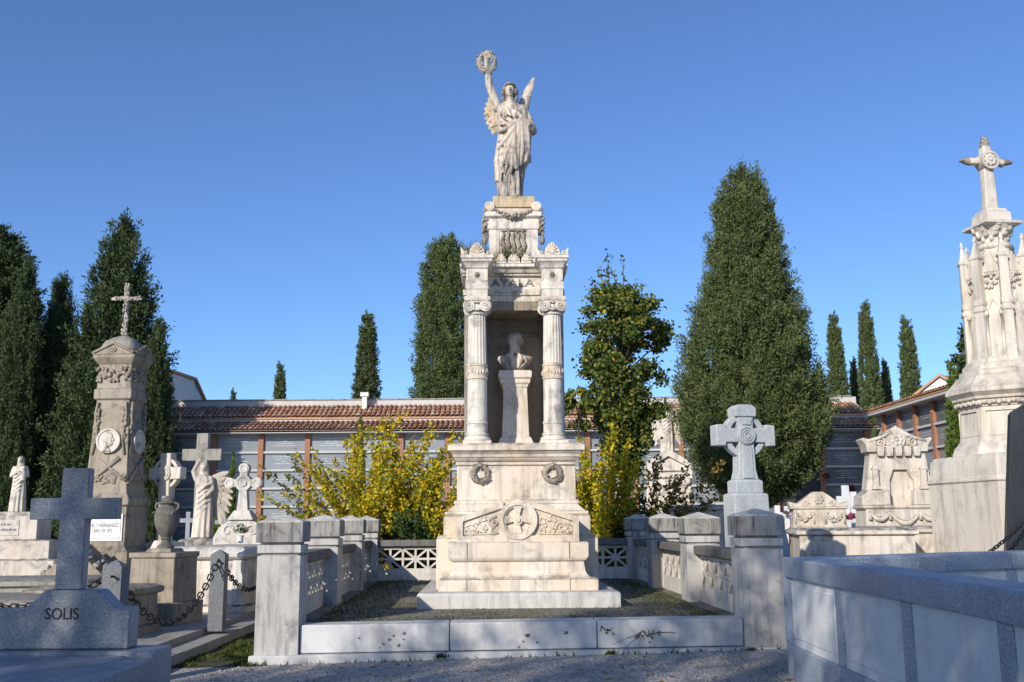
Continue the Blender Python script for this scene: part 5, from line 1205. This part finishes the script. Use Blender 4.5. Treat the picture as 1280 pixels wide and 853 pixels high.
core = MB().lathe([(.56,z(455)),(.54,z(420)),(.49,z(345)),(.40,z(343)),(.34,z(335)),(.30,z(322)),(.27,z(314)),(.25,z(312))], **N8).build('core', mt, tw)
for i in range(8):
    a = 2*PI*i/8+PI/8; R = Matrix.Rotation(a+PI/2, 4, 'Z')
    pn = empty('buttress', (0,0,0)); pn.parent = tw
    lean = .06
    b = MB(); r0 = .56
    b.stack([(.085,.075,z(455)),(.085,.075,z(448)),(.08,.07,z(446)),(.078,.068,z(396)),(.10,.09,z(394)),(.10,.09,z(391)),(.075,.065,z(388)),(.09,.08,z(386)),(.09,.08,z(382)),(.078,.068,z(380)),(.07,.062,z(331)),(.09,.08,z(329)),(.09,.08,z(327)),(.066,.06,z(325)),(.018,.018,z(309)),(.03,.03,z(307)),(.01,.01,z(301))], 0, -r0+.02)
    b.moved(R); b.build('pinnacle', mt, pn)
    a2 = 2*PI*i/8; R2 = Matrix.Rotation(a2+PI/2, 4, 'Z')
    b = MB(); f = .47
    b.prism([(-.15,z(395)),(0,z(372)),(.15,z(395)),(.11,z(395)),(0,z(380)),(-.11,z(395))], -f-.03, -f+.1)
    MB().prism([(-.13,z(346)),(.13,z(346)),(.13,z(342)),(0,z(322)),(-.13,z(342))], -f-.01, -f+.12).moved(R2).build('hood', mt, tw, fix=True)
    b.moved(R2); b.build('gablet', mt, tw, fix=True)
    b = MB()
    for q in range(14): b.ell((random.uniform(-.11,.11), -f-.02, random.uniform(z(366), z(347))), (.03,.025,.04), 6, 5)
    for q in range(6): b.ell((-.11+.045*q, -f-.02, z(349)), (.03,.03,.04), 6, 5)
    b.moved(R2); b.build('carved_foliage', mt, tw, smooth=True)
for i in range(16):
    a = 2*PI*(i//2)/8+PI/8+(.17 if i % 2 else -.17); r_ = .545
    MB().tube([(r_*math.cos(a), r_*math.sin(a), z(455)), (r_*math.cos(a), r_*math.sin(a), z(450)), (r_*math.cos(a), r_*math.sin(a), z(449.9)), (r_*.985*math.cos(a), r_*.985*math.sin(a), z(400)), (r_*.985*math.cos(a), r_*.985*math.sin(a), z(399.9)), (r_*.98*math.cos(a), r_*.98*math.sin(a), z(394))], [.04,.04,.022,.022,.036,.036], 8).build('colonnette', mt, tw, smooth=True)
MB().lathe([(.25,z(315)),(.29,z(313)),(.30,z(311)),(.29,z(308)),(.23,z(306)),(.22,z(304)),(.24,z(297)),(.31,z(289)),(.34,z(286))], 24).build('neck', mt, tw, angle=40)
b = MB()
for r_, zc_, n_ in ((.235, 300, 10), (.275, 294, 10), (.315, 288, 8)):
    for q in range(n_):
        a = 2*PI*q/n_+zc_; c_, s_ = math.cos(a), math.sin(a)
        b.tube([(r_*.88*c_, r_*.88*s_, z(zc_+5)), (r_*.98*c_, r_*.98*s_, z(zc_+1)), (r_*1.08*c_, r_*1.08*s_, z(zc_-2.5)), (r_*1.16*c_, r_*1.16*s_, z(zc_-1))], [.05,.062,.05,.02], 6, flat=.45)
b.build('leaf_capital', mt, tw, smooth=True)
MB().stack([(.31,.31,z(287)),(.355,.355,z(285)),(.355,.355,z(282)),(.30,.30,z(280.5)),(.235,.235,z(279)),(.225,.225,z(269)),(.19,.19,z(267)),(.18,.18,z(264))]).build('cross_foot', mt, tw)
cz = z(264); am = z(203)
cr = MB().prism([(-.125,cz),(.125,cz),(.085,am),(.075,z(184)),(-.075,z(184)),(-.085,am)], -.08, .08).build('cross', mt, tw, bevel=.02)
MB().prism([(-.34,am-.06),(.34,am-.06),(.34,am+.055),(-.34,am+.055)], -.07, .07).build('cross_arm', mt, cr, bevel=.03)
b = MB().disc(0, am, .17, -.125, .1, 28); b.ring(0, am, .13, .17, -.15, -.12, 28); flower(b, 0, am, -.14, .13, 8); b.build('cross_disc', mt, cr, angle=40)
b = MB()
for s in (-1, 1):
    for q in range(7): b.ell((s*(.30+.028*q), 0, am+random.uniform(-.01,.02)), (.05,.07,.085-.009*q), 7, 6)
for q in range(9): b.ell((.03*math.sin(q*2.1), .02*math.cos(q*2.1), z(186)+.024*q), (.085-.006*q,.08-.006*q,.05), 8, 6)
tag(b.build('carved_bud', M['stele'], cr, smooth=True), kind='stuff')
# black stele with chain, right edge
y0 = 13.4; p = at(1270, 690, y0); zb = at(1278, 515, y0).z; dx = at(1278, 600, y0).x-at(1262, 600, y0).x
bs = thing('black_stele', 'polished black granite slab leaning back at the right edge of the picture', 'stele', (at(1260, 690, y0).x, y0, 0), rad(-14))
MB().prism([(-.16,0),(.75,0),(.55,zb+.2),(.20,zb),(.17,zb-.04)], -.09, .09).build('slab', M['black_stone'], bs, bevel=.012, fix=True)
MB().prism([(.0,.9),(.62,.9),(.48,zb-.1),(.24,zb-.22)], -.098, -.088).build('raised_panel', M['black_stone'], bs)
LS = link_mesh(.07, .042, .009)
a_ = at(1280, 650, 13.1); c_ = at(1232, 690, 12.9); d_ = (a_-c_)
hang_chain('thin dark chain slanting up to the black slab at right', c_-d_*.5, a_+d_*.6, .05, LS, .054, group=None)

# sculpture group behind the maple
y0 = 31.0; p = at(836, 600, y0); z = lambda py: at(838, py, y0).z
gp = thing('carved_monument', 'ornate pale gabled monument half hidden by rust-leaved branches', 'monument', (p.x, y0, 0), rad(-8)); gp.scale = (1.15, 1.15, 1)
MB().stack([(.75,.6,0),(.75,.6,z(640)),(.62,.5,z(636)),(.58,.48,z(600)),(.66,.55,z(598)),(.66,.55,z(592)),(.5,.42,z(590)),(.46,.4,z(575))]).build('block', M['tomb'], gp, bevel=.015)
MB().prism([(-.5,z(590)),(.5,z(590)),(.5,z(578)),(0,z(565)),(-.5,z(578))], -.5, .3).build('gable', M['tomb'], gp, bevel=.015)
MB().prism([(-.62,z(600)),(-.42,z(600)),(-.42,z(583)),(0,z(572)),(.42,z(583)),(.42,z(600)),(.62,z(600)),(.62,z(580)),(0,z(563)),(-.62,z(580))], -.6, -.45).build('hood', M['tomb'], gp, bevel=.012, fix=True)
b = MB()
for q in range(46): b.ell((random.uniform(-.6,.6), -.55, random.uniform(z(645), z(598))), (.08,.06,.1), 7, 5)
b.build('carved_foliage', M['tomb'], gp, smooth=True)
robed('mourning_statue', 'pale stone figure with folded wings standing on the gabled monument', (p.x, y0, z(566)), rad(-14), z(503)-z(566), M['tomb'], wing=(-1, 1), arm='fold', seed=12)
q = at(870, 640, 24); low_tomb('pale rounded tomb lid showing behind the right side posts', (q.x, 24, 0), rad(10), 1.0, 1.4, at(870, 632, 24).z, 'tomb_white')

# ================================================================== trees and shrubs
def leaves_mesh(name, C, A, L, W, mat, droop=0.0, fold=0.25):
    """C: centres (n,3); A: axis (n,3); leaf = folded rhombus made of two triangles sharing an edge -> 4-corner face pairs"""
    n = len(C); A = A/np.maximum(np.linalg.norm(A, axis=1, keepdims=True), 1e-6)
    Rn = rng.normal(size=(n, 3)); B = np.cross(A, Rn); B /= np.maximum(np.linalg.norm(B, axis=1, keepdims=True), 1e-6); Nn = np.cross(A, B)
    L = L*rng.uniform(.6, 1.25, (n, 1)); W = W*rng.uniform(.6, 1.25, (n, 1))
    V = np.empty((n, 4, 3)); V[:, 0] = C-A*L*.5; V[:, 1] = C+B*W*.5+Nn*W*fold; V[:, 2] = C+A*L*.5; V[:, 3] = C-B*W*.5+Nn*W*fold
    return fast_mesh(name, V.reshape(-1, 3), 4, mat)
def cypress_mesh(H, R, prof, clumps, per, seed, mat, clump_r, spray_l, spray_w, ragged=0.12, z0=0.0, up=.85, out=.55, lobes=1.0):
    """foliage: clumps of upward sprays hung over the crown's outline, plus a fill inside"""
    g = np.random.default_rng(seed)
    tt = np.linspace(0, 1, 200); pr = np.interp(tt, [p[0] for p in prof], [p[1] for p in prof])
    cdf = np.cumsum(pr+.05); cdf /= cdf[-1]
    t = np.interp(g.random(clumps), cdf, tt); th = g.uniform(0, 2*PI, clumps)
    hh = t*H/R
    lob = 1+.07*np.sin(3*th+seed+hh*1.6)+.07*np.sin(5*th-hh*4.1+seed*2)+.05*np.sin(8*th+hh*7.3)*np.sin(hh*5.1+2*th)+.04*np.sin(11*th-hh*11)
    lob = 1+(lob-1)*lobes
    r = np.interp(t, tt, pr)*R*lob*(g.random(clumps)**.16)*(1+g.normal(0, ragged, clumps))
    c = np.stack([r*np.cos(th), r*np.sin(th), z0+t*(H-clump_r*1.1-z0)], 1)
    o = np.stack([np.cos(th), np.sin(th), np.zeros(clumps)], 1)
    ax = o*out+np.array([0, 0, up])+g.normal(0, .22, (clumps, 3)); ax /= np.linalg.norm(ax, axis=1, keepdims=True)
    cr = clump_r*g.uniform(.6, 1.3, (clumps, 1))
    C = np.repeat(c, per, 0); AX = np.repeat(ax, per, 0); CR = np.repeat(cr, per, 0); n = len(C)
    s = g.uniform(-1, 1, (n, 1)); off = g.normal(0, .33, (n, 3))*CR*(1.1-.55*np.abs(s))
    P = C+AX*CR*s*1.15+off; A = AX*.55+off/CR*.9+g.normal(0, .35, (n, 3))
    P[:, 2] = np.maximum(P[:, 2], z0*.8)
    return leaves_mesh('foliage', P, A, spray_l, spray_w, mat)
PR_BROAD = [(0,.45),(.08,.80),(.22,1.0),(.39,.88),(.54,.70),(.66,.54),(.76,.44),(.88,.32),(.95,.22),(1,.06)]
PR_ROUND = [(0,.9),(.3,1.0),(.6,.92),(.78,.80),(.88,.66),(.95,.46),(1,.10)]
PR_COL = [(0,.62),(.1,.85),(.3,1.0),(.55,.92),(.75,.72),(.88,.48),(.96,.24),(1,.04)]
PR_SLIM = [(0,.9),(.2,1.0),(.45,.92),(.7,.72),(.88,.5),(.97,.3),(1,.08)]
PR_CONE = [(0,.8),(.15,1.0),(.4,.82),(.7,.48),(.9,.18),(1,.02)]
def trunk_mesh(H, r):
    me = MB().lathe([(r*1.5,-.1),(r*1.1,.3),(r,.8),(r*.8,H*.5),(r*.3,H*.9)], 10).mesh('trunk'); me.materials.append(M['bark']); return me
def core_mesh(H, R, prof, z0, mat, k=.72):
    g = random.Random(int(H*100)); pts = [(max(.01, p[1]*R*k), z0+p[0]*(H-z0)*.97) for p in prof]
    me = MB().lathe(pts, 18, mod=lambda a, z: 1+.12*math.sin(3*a+z*1.7)+.1*math.sin(5*a-z*2.3)).mesh('inner_foliage'); me.materials.append(mat); return me
def tree_kind(H, R, prof, clumps, per, seed, mat, clump_r, sl, sw, z0=0.0, ragged=.12, **k):
    return dict(H=H, R=R, f=cypress_mesh(H, R, prof, clumps, per, seed, mat, clump_r, sl, sw, ragged, z0, **k), t=trunk_mesh(H, max(.06, R*.12)), c=core_mesh(H, R, prof, z0, mat, .45))
def plant(kind, label, x, y, H, R, name='cypress_tree', group=None, rz=0.0, cat='tree', z=0.0, core=True):
    t = thing(name, label, cat, (x, y, z), rz, group)
    s = (R/kind['R'], R/kind['R'], H/kind['H'])
    inst(kind['t'], 'trunk', t, scale=s)
    cr = inst(kind['f'], 'crown', t, scale=s)
    if core: inst(kind['c'], 'inner_foliage', cr)
    return t
def plant_px(kind, label, px, ytop, halfpx, Y, **k):
    p = at(px, ytop, Y); R = halfpx*Y/1244*1.0
    b = at(px+ (px-640)*0.0, 650, Y)
    return plant(kind, label, p.x, Y, p.z, R*1.0, **k)
KB = tree_kind(12.6, 2.25, PR_BROAD, 1500, 190, 3, M['cypress'], .34, .115, .04, 2.3, .045, lobes=.8)
KD = tree_kind(15.0, 1.6, PR_ROUND, 1350, 100, 17, M['cypress'], .34, .15, .052, 1.0, .04, lobes=.6)
KC = tree_kind(10.8, 1.25, PR_COL, 1150, 110, 5, M['cypress_dark'], .31, .15, .048, .3, .14)
KR = tree_kind(11.0, 1.5, [(0,.7),(.15,.95),(.35,1.0),(.55,.80),(.75,.52),(.9,.28),(1,.04)], 1150, 110, 9, M['cypress_dark'], .34, .15, .05, .3, .22)
KS = tree_kind(14.0, .80, PR_SLIM, 1100, 60, 7, M['cypress'], .20, .15, .055, .3, .04, lobes=.4)
KT = tree_kind(4.4, .32, PR_CONE, 420, 70, 8, M['thuja'], .10, .12, .04, .05, .08)
CG = 'tall cypress trees'
plant_px(KB, 'large broad cypress with rounded top right of the monument', 926, 203, 88, 30, rz=.4, group=CG)
plant_px(KC, 'dark cypress cut by the left edge of the picture, tallest of the left row', 4, 276, 62, 38, rz=0, group=CG)
plant_px(KC, 'narrow dark cypress between the edge tree and the ragged one behind the stele', 80, 340, 27, 38, rz=2.2, group=CG)
plant_px(KC, 'dark cypress lower shoulder just right of the left edge tree', 36, 318, 24, 36.5, rz=4.0, group=CG)
plant_px(KR, 'ragged pointed dark cypress directly behind the crucifix of the stele', 158, 263, 58, 37.5, rz=1.0, group=CG)
plant_px(KC, 'narrow dark cypress at the right flank of the ragged one, beside the white house', 199, 395, 20, 37, rz=5.0, group=CG)
plant_px(KC, 'dark low cypress filling between left trees behind the saint statue', 55, 420, 30, 38.3, rz=3.0, group=CG)
plant_px(KC, 'dark low cypress behind the stele shaft, left side', 110, 430, 26, 38.3, rz=.7, group=CG)
plant_px(KD, 'full cypress rising behind the left column of the monument', 558, 289, 40, 48, rz=2.0, group=CG)
plant_px(KS, 'slim pointed cypress above the tile roof left of the monument', 460, 386, 19, 55, rz=.6, group=CG)
plant_px(KS, 'short stubby cypress tip above the roof, third from the monument', 351, 450, 11, 60, rz=1.7, group=CG)
plant_px(KS, 'tiny cypress tip above the roof near the white house', 292, 484, 8, 60, rz=2.9, group=CG)
plant_px(KS, 'slim far cypress nearest the broad cypress at right', 1041, 388, 15, 65, rz=3.3, group=CG)
plant_px(KS, 'tallest slim far cypress above the right roof', 1080, 373, 15, 65, rz=4.1, group=CG)
plant_px(KS, 'short far cypress in the gap left of the tallest slim one', 1066, 444, 9, 68, rz=5.3, group=CG)
plant_px(KS, 'short far cypress just right of the tallest slim one', 1105, 446, 9, 68, rz=.9, group=CG)
plant_px(KS, 'slim far cypress next to the cream gable', 1131, 392, 15, 64, rz=1.4, group=CG)
plant_px(KS, 'lowest far cypress tip right of the tallest slim one, behind the parapet', 1095, 462, 7, 70, rz=2.4, group=CG)
TG = 'small clipped thujas'
plant_px(KT, 'bright green narrow thuja touching the gothic tower', 1188, 449, 17, 26, name='thuja_tree', group=TG)
plant_px(KT, 'small brownish green thuja before the niches beside the trefoil cross', 292, 562, 6, 37, name='thuja_tree', group=TG, rz=1)
plant_px(KT, 'small dark thuja tip poking above the yellow shrub at left', 451, 518, 8, 38, name='thuja_tree', group=TG, rz=2)
plant_px(KT, 'little thuja tip behind the left horn of the ornate headstone', 1092, 533, 6, 29, name='thuja_tree', group=TG, rz=3)
plant_px(KT, 'dark low thuja beside the slate blue cross at left', 275, 612, 7, 33, name='thuja_tree', group=TG, rz=4)

# broad-leaved trees grown from branches
def grow(base, tips, r0, seed):
    """limbs from the trunk to every tip"""
    rr = random.Random(seed); b = MB(); base = Vector(base)
    for (tip, fork) in tips:
        tip = Vector(tip); f = Vector(fork); m = f.lerp(tip, .5)+Vector((rr.uniform(-.15,.15), rr.uniform(-.15,.15), rr.uniform(0,.2)))
        b.tube([f, m, tip], [r0*.35, r0*.2, r0*.06], 6)
    return b
def leafy_tree(name, label, loc, zs, R, seed, mat, n_clu, per, leaf, prof, shoots=(), trunk_r=.09, lean=0, flat=1.0, cat='tree'):
    z0, z1 = zs; t = thing(name, label, cat, loc); g = np.random.default_rng(seed); rr = random.Random(seed)
    T = MB().tube([(0,0,-.1),(.04,.02,z0*.5),(.0,.0,z0),(.05,-.03,z0+(z1-z0)*.5),(0,0,z0+(z1-z0)*.85)], [trunk_r*1.3,trunk_r,trunk_r*.8,trunk_r*.5,trunk_r*.15], 10)
    th = g.uniform(0, 2*PI, n_clu); tq = g.random(n_clu); rad_ = np.interp(tq, [p[0] for p in prof], [p[1] for p in prof])*R*(g.random(n_clu)**.4)*(1+.18*np.sin(3*th+seed)+g.normal(0,.08,n_clu))
    c = np.stack([rad_*np.cos(th), rad_*np.sin(th)*flat, z0+tq*(z1-z0)], 1)
    for k in range(0, n_clu, 3):
        f = Vector((0, 0, max(z0*.6, c[k][2]-.35*np.hypot(c[k][0], c[k][1])-.5))); e = Vector(c[k]); m = f.lerp(e, .55)+Vector((rr.uniform(-.1,.1), rr.uniform(-.1,.1), .08))
        T.tube([f, m, e], [trunk_r*.3, trunk_r*.18, .006], 5)
    C = np.repeat(c, per, 0)+g.normal(0, 1, (n_clu*per, 3))*np.array([.15,.15,.12])*R*.8
    A = g.normal(0, 1, C.shape)+np.array([0,0,-.35]); parts = [(C, A)]
    for (x, y, za, zb, n) in shoots:
        T.tube([(x*.5,y*.5,za-.6),(x,y,za),(x*1.05,y,zb)], [.02,.014,.005], 5)
        q = g.random((n,1)); P = np.array([[x,y,za]])+q*np.array([[x*.05,0,zb-za]])+g.normal(0,.06,(n,3)); parts.append((P, g.normal(0,1,(n,3))))
    T.build('trunk', M['bark'], t, smooth=True)
    C = np.concatenate([p[0] for p in parts]); A = np.concatenate([p[1] for p in parts])
    o = inst(leaves_mesh('crown', C, A, leaf, leaf*.8, M[mat]), 'crown', t); return t
y0 = 23.2; p = at(778, 500, y0); z = lambda py: at(778, py, y0).z; K = y0/1244
leafy_tree('maple_tree', 'upright maple with green and golden leaves between monument and broad cypress', (p.x, y0, 0), (z(590), z(362)), 50*K, 21, 'maple', 210, 125, .105,
           [(0,.25),(.12,.42),(.25,.62),(.38,.9),(.55,1.0),(.75,1.02),(.88,.8),(1,.35)],
           [(-.40,0,z(375),z(336),30),(-.24,.1,z(370),z(314),46),(.10,0,z(370),z(324),18),(.52,.1,z(385),z(350),16),(-.62,0,z(395),z(346),24),(.72,0,z(400),z(366),12),(-.1,0,z(370),z(340),14)], .10)
p = at(742, 520, 22.6); leafy_tree('maple_sapling', 'small leafy side growth left of the maple, touching the right column', (p.x-.35, 22.6, 0), (at(730,535,22.6).z, at(730,488,22.6).z), .42, 22, 'maple', 24, 40, .12, [(0,.6),(.5,1),(1,.5)], (), .03)
def shrub(name, label, loc, stems, seed, mat, leaf, dens, width, hts, lean_fn=None, twig_r=.012, top_orange=0):
    """many arching stems from the base, leaves set along each"""
    t = thing(name, label, 'shrub', loc); rr = random.Random(seed); T = MB(); P = []; A = []
    for k in range(stems):
        a = rr.uniform(0, 2*PI); sp = rr.random()**.6*width; h = rr.uniform(*hts)*(1-.45*(sp/width)**2); bx_, by_ = rr.uniform(-.35,.35)*width*.6, rr.uniform(-.3,.3)
        ex, ey = bx_+sp*math.cos(a), by_+sp*math.sin(a)*.45
        if lean_fn: ex, ey, h = lean_fn(k, ex, ey, h, rr)
        pts = [Vector((bx_+(ex-bx_)*u**1.3, by_+(ey-by_)*u**1.3, h*(u**.85))) for u in [i/8 for i in range(9)]]
        for q in range(1, 9): pts[q] += Vector((rr.uniform(-.04,.04), rr.uniform(-.04,.04), 0))
        T.tube(pts, [twig_r*(1-.8*i/8) for i in range(9)], 5)
        n = int(h*dens)
        for i in range(n):
            u = rr.uniform(.12, 1)**.85*8; j = min(7, int(u)); q = pts[j].lerp(pts[j+1], u-j)
            P.append(tuple(q+Vector((rr.gauss(0,.05), rr.gauss(0,.05), rr.gauss(0,.035))))); A.append((rr.gauss(0,1), rr.gauss(0,1), rr.gauss(-.5,.7)))
    T.build('stems', M['twig'], t, smooth=True)
    inst(leaves_mesh('foliage', np.array(P), np.array(A), leaf, leaf*.85, M[mat]), 'foliage', t); return t
def upright(k, ex, ey, h, rr): return (ex*.8, ey, h*1.12) if k % 3 == 0 else (ex, ey, h)
p = at(470, 600, 22.8)
shrub('yellow_shrub', 'broad arching shrub with yellow and green autumn leaves left of the monument', (p.x+.1, 22.8, 0), 150, 31, 'yellow', .085, 66, 2.9, (1.9, 4.0), upright)
p = at(545, 640, 22.3); shrub('yellow_shrub', 'small yellow green shrub hugging the left side of the pedestal', (p.x, 22.2, 0), 40, 32, 'yellow', .088, 74, .9, (1.4, 3.1))
p = at(752, 640, 22.2); shrub('yellow_shrub', 'upright yellow shrub under the maple right of the pedestal', (p.x, 22.1, 0), 62, 33, 'yellow', .09, 70, 1.35, (1.4, 3.9))
p = at(800, 640, 22.1); shrub('green_shrub', 'dark green shrub at the foot of the maple above the back wall', (p.x-.1, 22.2, 0), 44, 34, 'ivy', .10, 60, .7, (1.0, 2.2))
def droop(k, ex, ey, h, rr): return (rr.uniform(.1, 1.9), rr.uniform(-.3,.3), rr.uniform(1.5, 3.1))
p = at(808, 640, 22.4); shrub('rust_shrub', 'thin branches with rust brown leaves spreading before the carved monument', (p.x, 22.5, 0), 28, 35, 'rust', .105, 26, .9, (1.5, 2.8), droop)
p = at(512, 655, 21.7); shrub('ivy_bush', 'low dark green bush on the back wall below the yellow shrub', (p.x, 21.75, 0), 70, 36, 'ivy', .095, 62, .8, (1.2, 2.0))
# dark conifer far right
p = at(1210, 470, 52); leafy_tree('far_conifer', 'dark open conifer behind the gothic tower, left of its shaft', (p.x+.35, 52, 0), (at(1210,478,52).z-2, at(1210,403,52).z), 1.35, 41, 'cypress_dark', 120, 60, .24, [(0,1.1),(.3,1),(.6,.7),(.85,.4),(1,.1)], (), .15)

# trees standing behind the viewer whose shade falls over the near graves
KO = tree_kind(12.6, 4.3, [(0,.3),(.3,.85),(.6,1),(.8,.8),(.93,.5),(1,.1)], 820, 32, 13, M['cypress'], .55, .22, .08, 2.5, .1)
def shade_tree(label, u, T, Htop, R, rz):
    h = Vector((-.52, -.854)); r = Vector((.854, -.52)); q = h*T+r*u
    return plant(KO, label, q.x, q.y, Htop, R, name='shade_tree', group='open trees behind the viewer', rz=rz, core=False)
shade_tree('open tree behind the viewer shading kerb and right post', -3.2, 8.0, 11.8, 3.7, 1.1)
shade_tree('lower open tree behind the viewer shading the granite cross grave', -7.0, 8.0, 8.5, 2.2, 2.6)
shade_tree('open tree behind the viewer shading the granite wall', 1.2, 8.0, 11.2, 3.6, 4.0)
